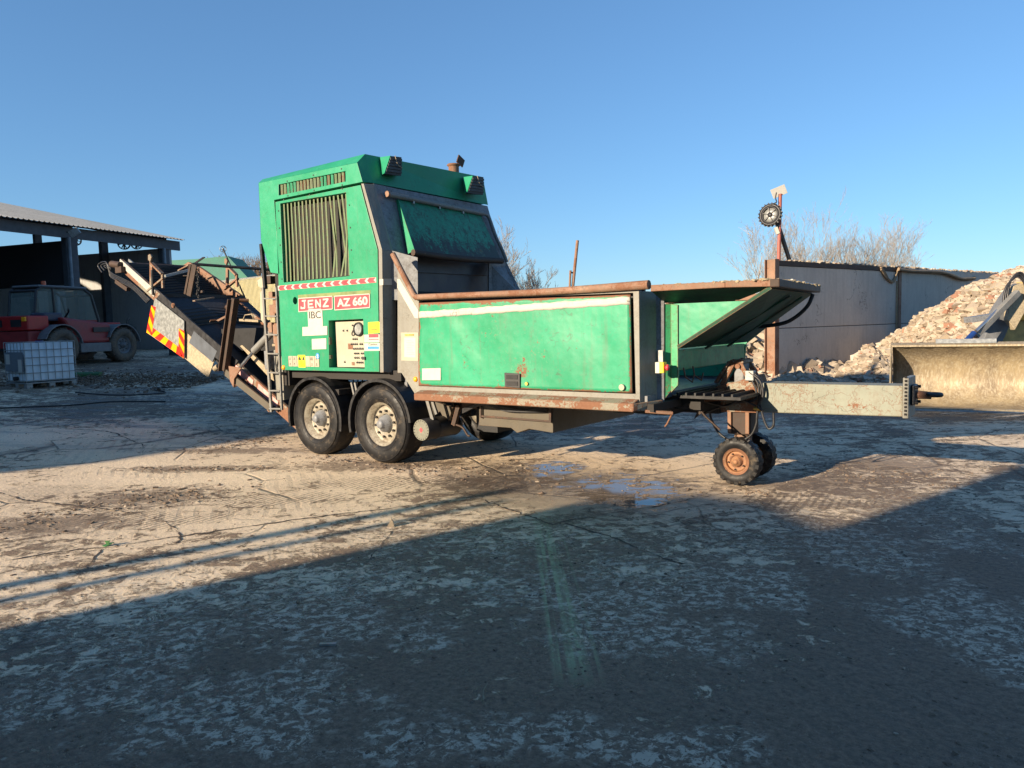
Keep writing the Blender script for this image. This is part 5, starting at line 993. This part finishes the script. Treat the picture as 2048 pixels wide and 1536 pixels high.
# ------------------------------------------------------------------ chassis and underside
m = MB()
for y in (.72, 1.78): m.box(-2.2, 4.2, y, y + .10, .86, 1.0)
for x in (-1.9, -1.0, -.2, .8, 1.9, 3.0, 3.9): m.box(x, x + .08, .05, 2.5, .90, .98)
m.build('chassis', M['under'], T)
m = MB(); m.box(-2.1, .25, .14, 2.45, 1.12, 1.26); m.build('deck', M['under'], T)
for x in (-1.43, -.06):
    m = MB(); m.cyl((x, .3, .535), (x, 2.3, .535), .065, 14); m.box(x - .1, x + .1, .6, .8, .45, .9); m.box(x - .1, x + .1, 1.8, 2.0, .45, .9); m.build('axle', M['under'], T)
    for y, ax in ((.195, (0, 1, 0)), (2.385, (0, -1, 0))): wheel(T, (x, y, .535), ax, .535, .385, .30, M['tyre'], M['rim'], 0, 0, .13, 10, 'wheel')
    for y in (-.01, 2.16):
        m = MB(); n = 22; t0, t1 = (-14, 194) if x < -1 else (4, 194)
        for k in range(n):
            ta_, tb2 = R_(t0 + (t1 - t0) * k / n), R_(t0 + (t1 - t0) * (k + 1) / n); f = lambda t, r, yy: (x + math.cos(t) * r * 1.02, yy, .555 + math.sin(t) * r * 1.0 - (.0 if math.sin(t) > 0 else .02))
            for ra, rb_, ya, yb in ((.585, .60, y, y + .42), (.56, .60, y - .004, y + .014)): m.hexa([f(ta_, ra, ya), f(ta_, ra, yb), f(ta_, rb_, yb), f(ta_, rb_, ya)], [f(tb2, ra, ya), f(tb2, ra, yb), f(tb2, rb_, yb), f(tb2, rb_, ya)])
        m.build('mudguard', M['guard'], T)
# tyre sidewall ribs
for x in (-1.43, -.06):
    m = MB()
    for r in (.36, .49): m.lathe((x, .0, .535), (0, 1, 0), [(r - .006, .012), (r, .002), (r + .006, .012)], 60)
    m.build('tyre_rib', M['tyre'], T)
m = MB()
for k in range(9): t = k / 8; m.tube(curve_pts([(-.95 + .1 * k, .35, 1.1), (-.75 + .05 * k, .2, .95 - .02 * k), (-.45 + .03 * k, .22, .93 - .01 * k), (-.2, .3, 1.08)], 4), .010, 5)
m.build('brake_pipes', M['hose'], T)
m = MB(); m.bar((-.72, .12, 1.08), (-.62, .12, .72), .03, .03); m.bar((-.65, .12, 1.08), (-.56, .12, .72), .02, .03); m.bar((.62, .2, 1.0), (.75, .2, .62), .03, .05); m.bar((.70, .2, 1.0), (.82, .2, .7), .03, .04); m.build('guard_stay', M['pipe'], T)
tk = PY(843, 860, .05); m = MB(); m.lathe((tk.x, .05, tk.z), (0, 1, 0), [(.001, 0), (.135, 0), (.142, .012), (.142, .20), (.148, .21), (.148, .23), (.142, .24), (.142, .60), (.148, .61), (.142, .63), (.12, .68), (.001, .68)], 32); tnk = m.build('air_tank', M['black_steel'], T)
m = MB(); m.cyl((tk.x, .042, tk.z), (tk.x, .05, tk.z), .137, 32); tc_ = m.build('tank_cap', plain('pale_grey_cap', (.15, .15, .115), .6, 0, .25, 25, .3), tnk); m = MB()
for k in range(20): t = 2 * math.pi * k / 20; m.box(tk.x + .122 * math.cos(t) - .006, tk.x + .122 * math.cos(t) + .006, .038, .0415, tk.z + .122 * math.sin(t) - .006, tk.z + .122 * math.sin(t) + .006)
m.build('cap_screws', M['ink'], tc_); m = MB(); m.prism([(tk.x, .041, tk.z - .035), (tk.x + .03, .041, tk.z), (tk.x, .041, tk.z + .035), (tk.x - .03, .041, tk.z)], (0, -.002, 0)); m.build('red_diamond', M['red'], tc_)
m = MB(); m.prism([(x, .45, z) for x, z in xzs([(858, 800), (905, 815), (895, 850), (880, 822), (862, 840), (850, 815)], .45)], (0, .05, 0)); m.build('hanger_plate', M['skirt'], T)
m = MB(); m.bar(PY(918, 812, .3), PY(908, 850, .3), .05, .06); m.tube(curve_pts([PY(908, 848, .3), PY(925, 855, .3), PY(935, 870, .3), PY(940, 872, .3)], 5), .014, 6); m.box(1.15, 1.4, .32, .4, .78, .88); m.build('brake_valve', M['rust_dark'], T)
a = xzs([(958, 808), (1106, 816), (1106, 866), (1058, 858), (1034, 866), (1022, 856), (958, 851)], .3); m = MB(); m.prism([(x, .3, z) for x, z in a], (0, 2.0, 0)); sk_ = m.build('belly_box', M['skirt'], T, .006)
m = MB(); m.bar(PY(960, 832, .27), PY(1103, 843, .27), .012, .02); m.bar(PY(1101, 816, .27), PY(1101, 845, .27), .03, .03); m.bar(PY(962, 812, .27), PY(962, 836, .27), .02, .02); m.build('frame_edge', M['rust_dark'], sk_)
m = MB()
for k in range(5): m.tube(curve_pts([PY(925, 818 + k * 2, .25), PY(965, 806 + k, .25), PY(1010, 814 + 2 * k, .25), PY(1050, 820 + k, .25), PY(1095, 812 + 3 * k, .25)], 5), .008, 5)
m.build('cables', M['hose'], T)
m = MB(); m.box(1.15, 1.5, .6, 1.9, .45, .85); m.box(3.2, 3.9, .6, 2.0, .80, .95); m.build('hydraulic_block', M['void'], T)
# drawbar
YB = 1.17; bz1, bz0 = 1.115, .80
p0 = xz(1500, 766, YB); p1 = xz(1806, 771.5, YB); p2 = xz(1806, 834, YB); p3 = xz(1500, 825.5, YB)
m = MB(); m.prism([(4.2, YB, p0[1]), (p1[0], YB, p1[1]), (p2[0], YB, p2[1]), (4.2, YB, p3[1] - .0)], (0, .30, 0)); db = m.build('drawbar', M['beam'], T, .012)
m = MB(); m.box(p1[0] + .003, p1[0] + .055, YB - .03, YB + .35, p2[1] - .01, p1[1] + .08); ep = m.build('end_plate', M['grey'], T, .006)
m = MB()
for k in range(11): z = p2[1] + .03 + k * .036; m.cyl((p1[0] + .02, YB - .034, z), (p1[0] + .04, YB - .034, z), .011, 6)
m.build('ridge_bolts', M['under'], ep)
he = PY(1829, 789, YB + .15); m = MB(); m.box(p1[0] + .055, p1[0] + .095, YB + .05, YB + .25, he.z - .10, he.z + .10); m.build('hitch_block', M['black_steel'], ep, .015)
m = MB()
for sy in (.07, .23):
    for sz2 in (-.075, .075): m.cyl((p1[0] + .095, YB + sy, he.z + sz2), (p1[0] + .12, YB + sy, he.z + sz2), .016, 6)
m.build('hitch_bolts', M['under'], ep)
ee = PY(1887, 790, YB + .15); m = MB(); m.tube([(p1[0] + .09, YB + .15, he.z), (p1[0] + .22, YB + .15, he.z - .005), (ee.x - .12, YB + .15, ee.z)], [.042, .036, .03], 12); tw = m.build('tow_bar', M['rust'], T)
m = MB(); c = Vector((ee.x - .075, YB + .15, ee.z)); m.tube([c + Vector((math.cos(t) * .055, math.sin(t) * .055, 0)) for t in [2 * math.pi * k / 20 for k in range(21)]], .022, 8, cap=False); m.build('tow_eye', M['black_steel'], tw)
# forked frame between hopper and drawbar
m = MB(); m.prism([(x, .95, z) for x, z in xzs([(1345, 797), (1480, 787), (1480, 800), (1345, 806)], .95)], (0, .10, 0)); m.prism([(3.9, 1.6, .9), (4.5, 1.6, .98), (4.5, 1.6, 1.04), (3.9, 1.6, 1.0)], (0, .1, 0)); m.build('fork_arm', M['grey_rust'], T, .01)
m = MB(); m.prism([(x, YB - .015, z) for x, z in xzs([(1385, 792), (1440, 770), (1478, 762), (1510, 750), (1524, 790), (1518, 826), (1400, 822)], YB)], (0, .33, 0)); m.build('gusset_plate', M['grey_rust'], T, .01)
m = MB(); m.box(3.3, 4.25, 1.1, 1.5, .78, 1.0); m.build('drawbar_root', M['under'], T)
# jockey leg
c = PY(1490, 850, YB + .15); jx = c.x - .02; m = MB()
m.box(jx - .13, jx + .13, YB + .02, YB + .28, .55, .80); m.build('leg_sleeve', M['rust_dark'], T, .01)
m = MB(); m.cyl((jx, YB + .15, .30), (jx, YB + .15, .80), .095, 20); m.build('leg_column', M['rust'], T)
for a in (-.12, .08): MB().box(jx + a, jx + a + .04, YB - .01, YB + .01, .57, .82).build('leg_flange', M['rust'], T)
m = MB()
for s in (-1, 1): m.bar((jx + s * .02 - .02, YB + .02, 1.38), (jx + s * .17 - .02, YB + .02, 1.10), .05, .05); m.bar((jx + s * .02 - .02, YB + .28, 1.38), (jx + s * .17 - .02, YB + .28, 1.10), .05, .05)
m.box(jx - .09, jx + .06, YB - .01, YB + .31, 1.34, 1.38); m.bar((jx - .1, YB + .02, 1.36), (jx - .26, YB + .02, 1.12), .09, .03); m.build('leg_bracket', M['grey_rust'], T, .006)
m = MB(); m.box(jx - .07, jx + .04, YB + .06, YB + .24, 1.08, 1.34); m.build('leg_head', M['grey_dark'], T, .01); m = MB(); m.cyl((jx - .0, YB - .03, 1.31), (jx - .0, YB + .33, 1.31), .028, 12); m.build('leg_pin', M['rust'], T)
m = MB(); m.cyl((jx, YB - .06, .30), (jx, YB + .36, .30), .035, 12); m.box(jx - .1, jx + .1, YB + .06, YB + .24, .26, .40); m.build('jockey_axle', M['rust_dark'], T)
for y, ax in ((YB - .07, (0, 1, 0)), (YB + .38, (0, -1, 0))): wheel(T, (jx + .02, y, .272), ax, .255, .17, .148, M['tyre'], M['rim_rust'], .003, 18, .05, 5, 'jockey_wheel', .19)
hs = [[(1505, 752), (1516, 768), (1518, 800), (1514, 830), (1512, 850), (1500, 872), (1470, 884), (1440, 868), (1424, 842), (1418, 818)], [(1508, 746), (1523, 765), (1520, 800), (1524, 825), (1530, 845), (1538, 858), (1547, 850), (1547, 826)], [(1502, 756), (1512, 780), (1508, 800), (1470, 806), (1430, 818), (1405, 830)],
      [(1498, 744), (1520, 762), (1526, 790), (1516, 812), (1526, 822)], [(1512, 812), (1480, 800), (1450, 812), (1400, 800)], [(1500, 880), (1490, 886), (1470, 876)]]
for h in hs: MB().tube(curve_pts([PY(x, y, YB - .05 - .01 * hs.index(h)) for x, y in h], 7), .013, 6).build('hydraulic_hose', M['hose'], T)
m = MB(); c = PY(1502, 750, YB - .03); m.box(c.x - .05, c.x + .05, YB - .09, YB - .015, c.z - .06, c.z + .05); m.build('valve_block', M['galv'], T, .01); m = MB(); c = PY(1516, 816, YB - .03); m.cyl((c.x - .03, YB - .06, c.z), (c.x + .04, YB - .06, c.z - .01), .022, 10); m.build('brass_fitting', M['brass'], T)
m = MB(); m.tube([PY(1402, 822, .8), PY(1410, 832, .8), PY(1440, 860, .8)], .012, 6); m.prism([PY(1395, 822, .8), PY(1408, 822, .8), PY(1388, 838, .8)], (0, .02, 0)); m.build('bent_bracket', M['rust_dark'], T)
# ------------------------------------------------------------------ rear: ladder, conveyor, guards
lad = MB(); 
for x0, x1 in ((525, 540), (553, 563)): pass
la, lb_ = PY(526, 575, 0), PY(541, 826, 0); lc, ld = PY(553, 575, 0), PY(563, 822, 0); lb_.x = la.x; ld.x = lc.x
lad.bar(la, PY(543, 824, 0), .045, .03); lad.bar(lc, PY(564, 820, 0), .03, .03); lad = lad.build('ladder', M['pipe'], T)
for y in (597, 632, 669, 707, 745, 781, 817): m = MB(); t = (y - 575) / 250; m.bar(PY(526 + 15 * t, y, 0), PY(553 + 10.5 * t, y + .5, 0), .05, .02); m.build('rung', M['pipe'], lad)
m = MB(); m.bar(PY(523, 488, .05), PY(531, 578, .05), .05, .05); m.build('guard_post', M['black_steel'], T)
m = MB(); m.box(-2.35, -2.12, .1, 2.5, 1.0, 2.75); m.build('rear_frame', M['under'], T)
m = MB(); m.prism([(x, .08, z) for x, z in xzs([(546, 700), (562, 700), (566, 745), (568, 800), (552, 800)], .08)], (0, .3, 0)); m.build('fuel_tank', M['grey'], T); m = MB(); m.box(-2.34, -2.16, .03, .10, 1.5, 1.95); m.box(-2.34, -2.16, .03, .09, 2.1, 2.35); m.build('rusty_bracket', M['rust'], T)
m = MB(); m.prism([PY(520, 585, .5), PY(528, 575, .5), PY(530, 650, .5), PY(522, 640, .5)], (0, .03, 0)); m.prism([PY(514, 561, .6), PY(523, 555, .6), PY(531, 566, .6), PY(528, 578, .6), PY(517, 573, .6)], (0, .03, 0)); m.build('guard_plate', M['cream'], T)
YN, YF = .55, 2.05
ca, cb2 = PY(566, 820, YN), PY(240, 527, YN); cdv = (cb2 - ca).normalized(); cup = Vector((-cdv.z, 0, cdv.x)); cup = cup if cup.z > 0 else -cup
def cv(s, n, y): return Vector((ca.x, y, ca.z)) + cdv * s + cup * n
CL = (cb2 - ca).length; beams = []
for y, w in ((YN, .05), (YF, .05)):
    m = MB(); m.hexa([cv(-.6, -.12, y), cv(-.6, -.12, y + w), cv(-.6, .10, y + w), cv(-.6, .10, y)], [cv(CL, -.12, y), cv(CL, -.12, y + w), cv(CL, .10, y + w), cv(CL, .10, y)]); m.build('conveyor_beam', M['grey_rust'], T, .006)
m = MB(); m.hexa([cv(.9, -.06, YN - .014), cv(.9, -.06, YN - .002), cv(.9, .06, YN - .002), cv(.9, .06, YN - .014)], [cv(1.55, -.06, YN - .014), cv(1.55, -.06, YN - .002), cv(1.55, .06, YN - .002), cv(1.55, .06, YN - .014)])
m.hexa([cv(.15, -.05, YN - .014), cv(.15, -.05, YN - .002), cv(.15, .08, YN - .002), cv(.15, .08, YN - .014)], [cv(.75, -.05, YN - .014), cv(.75, -.05, YN - .002), cv(.75, .08, YN - .002), cv(.75, .08, YN - .014)]); m.build('reflective_strip', plain('faded_red_strip', (.55, .30, .27), .6, 0, .35, 10, .1), T)
m = MB(); m.hexa([cv(CL - 1.5, -.04, YN - .014), cv(CL - 1.5, -.04, YN - .002), cv(CL - 1.5, .10, YN - .002), cv(CL - 1.5, .10, YN - .014)], [cv(CL, -.02, YN - .014), cv(CL, -.02, YN - .002), cv(CL, .10, YN - .002), cv(CL, .10, YN - .014)]); m.build('side_sheet', M['stripe'], T)
m = MB(); m.hexa([cv(-.6, .0, YN + .05), cv(-.6, .0, YF), cv(-.6, .03, YF), cv(-.6, .03, YN + .05)], [cv(CL, .0, YN + .05), cv(CL, .0, YF), cv(CL, .03, YF), cv(CL, .03, YN + .05)]); bl_ = m.build('conveyor_belt', M['belt'], T)
for k in range(24): m = MB(); s = CL - 2.9 + k * .12; m.bar(cv(s, .045, YN + .1), cv(s + .15, .045, (YN + YF) / 2), .02, .03); m.bar(cv(s + .15, .045, (YN + YF) / 2), cv(s, .045, YF - .05), .02, .03); m.build('belt_cleat', M['belt'], bl_)
m = MB(); m.cyl(cv(CL - .1, -.02, YN), cv(CL - .1, -.02, YF + .05), .09, 16); m.build('head_drum', M['rust_dark'], T)
m = MB(); c = cv(CL + .1, -.05, YN - .05); m.cyl(c + Vector((.25, 0, -.05)), c - Vector((.12, 0, 0)), .07, 12); m.box(c.x + .1, c.x + .35, c.y - .05, c.y + .06, c.z - .2, c.z - .08); m.bar(cv(CL - .6, -.3, YN - .05), cv(CL - .1, -.35, YN - .05), .08, .08); m.build('drive_motor', M['rust_dark'], T)
for k in range(4):
    MB().tube(curve_pts([PY(204 + k * 5, 545 - k * 4, YN - .05), PY(196 + 6 * k, 530 + k, YN - .05), PY(212 + 3 * k, 524 + 4 * k, YN - .05), PY(222, 545 + 3 * k, YN - .05), PY(262, 566 + 3 * k, YN - .06), PY(300 - 2 * k, 600 + 2 * k, YN - .06)], 6), .014, 5).build('hydraulic_hose', M['hose'], T)
for k in range(4):
    MB().tube(curve_pts([PY(448, 738 + 3 * k, YN - .05), PY(470, 752 + 4 * k, YN - .05), PY(505, 778 + 4 * k, YN - .05), PY(535, 806 + 3 * k, YN - .05), PY(556, 815 + 2 * k, YN - .05)], 6), .013, 5).build('hydraulic_hose', M['hose'], T)
# far skirt board, hook frames, posts
m = MB(); m.prism([PY(367, 530, YF), PY(376, 524, YF), PY(392, 530, YF), PY(480, 590, YF), PY(452, 603, YF), PY(392, 560, YF)], (0, .06, 0)); m.build('skirt_board', M['rust'], T)
def hookframe(px, py, Y, mat, k=1.0):
    q = lambda x, y: PY(px + x * k, py + y * k, Y)
    m = MB(); m.prism([q(-4, -6), q(0, -8), q(3, -2), q(0, 8), q(4, 10), q(4, 60), q(-1, 60), q(-1, 6), q(-4, 4)], (0, .035, 0)); m.bar(q(3, 10), q(25, 32), .07, .035); m.bar(q(25, 32), q(26, 60), .06, .035); m.bar(q(28, 40), q(-4, 66), .06, .035); m.build('hook_frame', mat, T)
hookframe(300, 516, YN, M['grey_rust']); hookframe(452, 523, YF - .1, M['rust'], .85)
m = MB(); m.bar(PY(304, 540, YN - .03), PY(306, 590, YN - .03), .05, .03); m.build('lock_bar', M['black_steel'], T)
m = MB(); m.bar(PY(387, 528, .9), PY(375, 590, .9), .12, .03, up=(0, 1, 0)); m.bar(PY(392, 530, .88), PY(380, 592, .88), .03, .08); m.bar(PY(381, 529, .88), PY(370, 588, .88), .02, .06); m.build('upright_channel', M['rust_dark'], T)
m = MB()
for k in range(16):
    c = PY(396 + math.sin(k * 1.3) * 1.5, 536 + k * 3.8, .86); a = Vector((1, 0, .2)) if k % 2 else Vector((0, 1, .2)); m.tube([c + a * math.cos(t) * .022 + Vector((0, 0, 1)) * math.sin(t) * .032 for t in [2 * math.pi * j / 8 for j in range(9)]], .008, 5, cap=False)
m.build('chain', M['black_steel'], T)
m = MB(); m.cyl(PY(386, 528, .9), PY(548, 540, 2.2), .028, 10); m.build('cross_tube', M['black_steel'], T)
m = MB(); q1_ = PY(306, 556, YN + .1); m.bar(PY(330, 552, 1.0), PY(380, 540, 1.6), .05, .05); m.bar(PY(258, 520, YN + .3), PY(300, 558, YN + .3), .03, .05); m.build('roller_bar', M['galv'], T)
# dark discharge chute across the conveyor
s1, s2 = PY(326, 593, YN + .02), PY(376, 645, YN + .02); sb = PY(440, 728, YN + .02); s1b = Vector((s1.x - .05, s1.y, s1.z))
m = MB(); m.prism([PY(x, y, YN - .025) for x, y in [(322, 586), (380, 640), (476, 722), (462, 742), (376, 668), (306, 604)]], (0, .02, 0)); m.build('chute_side', M['black_steel'], T)
dY = Vector((0, 1.75, 0)); m = MB(); strip(m, [s1, s1 + dY, s2 + dY, s2], (0, 0, -.03)); m.build('chute_deck', plain('dusty_black_deck', (.03, .032, .038), .7, 0, .6, 20, .4), T)
m = MB(); strip(m, [s2 + Vector((.002, 0, -.01)), s2 + dY + Vector((.002, 0, -.01)), sb + dY, sb], (-.04, 0, -.02)); m.build('chute_front', M['void'], T)
m = MB(); m.bar(s1 + Vector((0, 0, .02)), s1 + dY + Vector((0, 0, .02)), .05, .06); m.bar(s2 + Vector((.02, 0, .01)), s2 + dY + Vector((.02, 0, .01)), .04, .04); m.bar(s1 + Vector((0, 0, .02)), s2 + Vector((.02, 0, .01)), .05, .05); m.build('chute_rim', M['black_steel'], T)
m = MB(); c = PY(348, 611, YN - .02); m.lathe(c, (0, 1, 0), [(.03, 0), (.045, -.03), (.045, 0)], 14); m.build('roller_end', M['rust'], T)
# marker board at the rear corner
YP = YN - .06
bp = [(310, 596), (368, 642), (368, 717), (293, 665)]
m = MB(); m.prism([PY(x, y, YP) for x, y in bp], (0, .015, 0)); bd = m.build('marker_board', M['galv'], T)
def stripeband(a, b, c, d, n, ph):      # a-b outer edge, d-c inner edge, slanted red/orange blocks
    A_, B_, C_, D_ = [PY(x, y, YP - .003) for x, y in (a, b, c, d)]
    m1 = MB(); m1.prism([A_, B_, C_, D_], (0, -.002, 0)); o = m1.build('reflector_band', M['orange'], bd); m2 = MB(); sh = .55 / n
    for k in range(-1, n + 1):
        t0 = (k + ph) / n; t1 = t0 + .5 / n; cl = lambda t: max(0, min(1, t)); 
        if cl(t0 + sh) == cl(t1 + sh) and cl(t0) == cl(t1): continue
        m2.prism([A_.lerp(B_, cl(t0)) , A_.lerp(B_, cl(t1)), D_.lerp(C_, cl(t1 + sh)), D_.lerp(C_, cl(t0 + sh))], (0, -.0045, 0))
    m2.build('red_stripes', M['redrefl'], o)
stripeband((303, 611), (293, 665), (303, 670.5), (311.5, 614), 2, .25)
stripeband((303.4, 671), (368, 717), (357, 694), (307, 656), 3, .3)
stripeband((358, 657), (357.2, 708), (368, 716.5), (368.6, 662), 2, .1)
m = MB(); pb = [(374, 662), (389, 662), (435, 702), (417.5, 753), (413, 753), (370, 717), (370.6, 677)]; m.prism([PY(x, y, YP + .05) for x, y in pb], (0, .015, 0)); bd2 = m.build('splash_guard', M['dirtyply'], T)
m = MB(); m.prism([PY(x, y, YP + .045) for x, y in [(389, 662), (435, 702), (426, 724), (379, 685)]], (0, -.012, 0)); m.build('shade_patch', M['shedsteel'], bd2)  # dark sheet standing in for a shadow across the guard's upper right corner
# heavy strut, ram and foot bracket
m = MB(); a, b = PY(470, 598, YN - .1), PY(450, 742, YN - .1); m.bar(a, b, .05, .14, up=(1, 0, 0)); m.bar(a + Vector((-.09, -.03, 0)), b + Vector((-.09, -.03, 0)), .10, .02, up=(1, 0, 0)); m.bar(a + Vector((.09, -.03, 0)), b + Vector((.09, -.03, 0)), .10, .02, up=(1, 0, 0)); m.build('strut', M['rust_dark'], T)
m = MB(); m.cyl(PY(470, 601, YN - .1), PY(497, 601, YN + .1), .03, 8); m.build('strut_pin', M['rust'], T)
m = MB(); m.cyl(PY(508, 702, YN - .15), PY(562, 646, YN - .1), .06, 14); rm = m.build('ram', M['pipe'], T); MB().cyl(PY(478, 738, YN - .15), PY(508, 702, YN - .15), .028, 12).build('ram_rod', M['chrome'], rm)
m = MB(); m.prism([PY(x, y, YN - .2) for x, y in [(457, 732), (482, 736), (468, 758), (467, 775), (460, 762)]], (0, .02, 0)); m.prism([PY(x, y, YN + .0) for x, y in [(457, 732), (482, 736), (478, 770), (467, 775), (460, 762)]], (0, .03, 0)); m.build('foot_bracket', M['rust'], T)
m = MB(); m.prism([PY(x, y, YN - .02) for x, y in [(480, 692), (484, 690), (545, 745), (548, 762), (540, 757)]], (0, .03, 0)); m.build('guide_rail', M['wood'], T)
m = MB(); m.box(-3.4, -2.3, .8, 1.9, 1.1, 2.3); m.box(-5.2, -3.4, .9, 1.9, 1.5, 1.9); m.build('transfer_housing', M['void'], T)
rc2 = random.Random(9)
for k in range(12):      # loose bars, plates and channels lying in the tail frame
    s_ = rc2.uniform(.6, 5.4); n_ = rc2.uniform(.08, .42); y_ = rc2.uniform(YN + .1, YF - .2); a = cv(s_, n_, y_); b = a + Vector((rc2.uniform(-.5, .5), rc2.uniform(-.2, .6), rc2.uniform(-.25, .3)))
    m = MB(); m.bar(a, b, rc2.uniform(.03, .10), rc2.uniform(.01, .05)); m.build('frame_bar', M[rc2.choice(('rust_dark', 'rust', 'rust_dark', 'black_steel', 'grey_rust'))], T)
for k in range(7):      # idler rollers and brackets along the conveyor
    s_ = .3 + k * .75; m = MB(); m.cyl(cv(s_, -.16, YN - .01), cv(s_, -.16, YF), .035, 10); m.build('idler_roller', M['rust_dark'], T)
    if k > 1: continue
    m = MB(); m.bar(cv(s_, -.20, YN - .03), cv(s_, -.02, YN - .03), .06, .02, up=(0, 1, 0)); m.build('roller_bracket', M['rust'], T)
for k in range(8):      # loose hoses and pipes around the tail of the housing
    a = (-2.16 - rc2.uniform(0, .15), rc2.uniform(.02, .3), rc2.uniform(1.0, 2.6)); b = (-2.2 - rc2.uniform(0, .3), rc2.uniform(.05, .5), rc2.uniform(.8, 2.5)); mid_ = ((a[0] + b[0]) / 2 - .12, (a[1] + b[1]) / 2 - .03, (a[2] + b[2]) / 2 - .15)
    MB().tube(curve_pts([a, mid_, b], 6), rc2.choice((.01, .014, .02)), 6).build('hydraulic_hose', M['hose'], T)
for px, py, w_, h_, mt in ((549, 622, .14, .2, 'rust'), (545, 655, .10, .16, 'rust'), (556, 668, .12, .3, 'rust'), (540, 560, .16, .12, 'rust_dark'), (546, 590, .1, .1, 'rust'), (556, 690, .18, .04, 'wood'), (537, 720, .08, .3, 'grey_dark')):
    c = PY(px, py, .3); MB().box(c.x - w_ / 2, c.x + w_ / 2, .25, .38, c.z - h_ / 2, c.z + h_ / 2).build('bracket', M[mt], T, .008)
m = MB(); m.bar(PY(486, 640, 1.0), PY(524, 642, 1.0), .16, .04); m.tube([PY(486, 640, .9), PY(490, 630, .9), PY(505, 628, .9), PY(507, 638, .9)], .010, 5); m.build('step_plate', M['wood'], T)
m = MB(); m.bar(PY(452, 745, .4), PY(540, 815, .4), .03, .12, up=(0, 0, 1)); m.build('under_guard', M['skirt'], T)
m = MB(); c = PY(430, 738, YN - .08); m.cyl(c, c + Vector((.12, 0, .05)), .05, 10); m.build('tension_knob', M['wood'], T)
for k in range(3): MB().tube(curve_pts([PY(436 + 3 * k, 730 + k * 2, YN - .1), PY(447 + k, 727 + 3 * k, YN - .1), PY(452, 742 + 2 * k, YN - .1), PY(462 + k, 748 + k, YN - .1)], 5), .010, 5).build('hydraulic_hose', M['hose'], T)
# ------------------------------------------------------------------ small things on the ground
p = PZ(782, 1054); m = MB(); m.prism([p + RH * -.035, p + RH * .03, p + RH * .02 + Vector((0, 0, .05)), p + RH * .005 + Vector((0, 0, .075)), p + RH * -.02 + Vector((0, 0, .035))], FH * .03); tag(m.build('stone_chip', M['rubbledust']), 'small upright stone chip standing alone in the sunlit strip', 'stone')
p = PZ(215, 1092); m = MB(); m.add([p + RH * -.05, p + FH * .03 + Vector((0, 0, .02)), p + RH * .06 + Vector((0, 0, .03)), p - FH * .03], [(0, 1, 2, 3)]); m.add([p, p + RH * .03 + Vector((0, 0, .05)), p + RH * -.02 + Vector((0, 0, .045))], [(0, 1, 2)]); o = m.build('leaf', M['leaf']); so = o.modifiers.new('s', 'SOLIDIFY'); so.thickness = .003; tag(o, 'small crumpled green leaf on the sunlit slab', 'leaf')
p = PZ(655, 1291); m = MB(); m.bar(p + RH * -.045 + Vector((0, 0, .008)), p + RH * .05 + Vector((0, 0, .008)), .025, .012); tag(m.build('plastic_scrap', M['galv']), 'flattened grey scrap lying in the shaded foreground', 'litter')
p = PZ(966, 1405); m = MB(); m.tube([p + Vector((0, 0, .01)), p + FH * .06 + Vector((0, 0, .03)), p + FH * .10 + RH * .02 + Vector((0, 0, .05))], .003, 5); tag(m.build('twig', M['wood']), 'thin bent twig in the shaded foreground', 'twig')
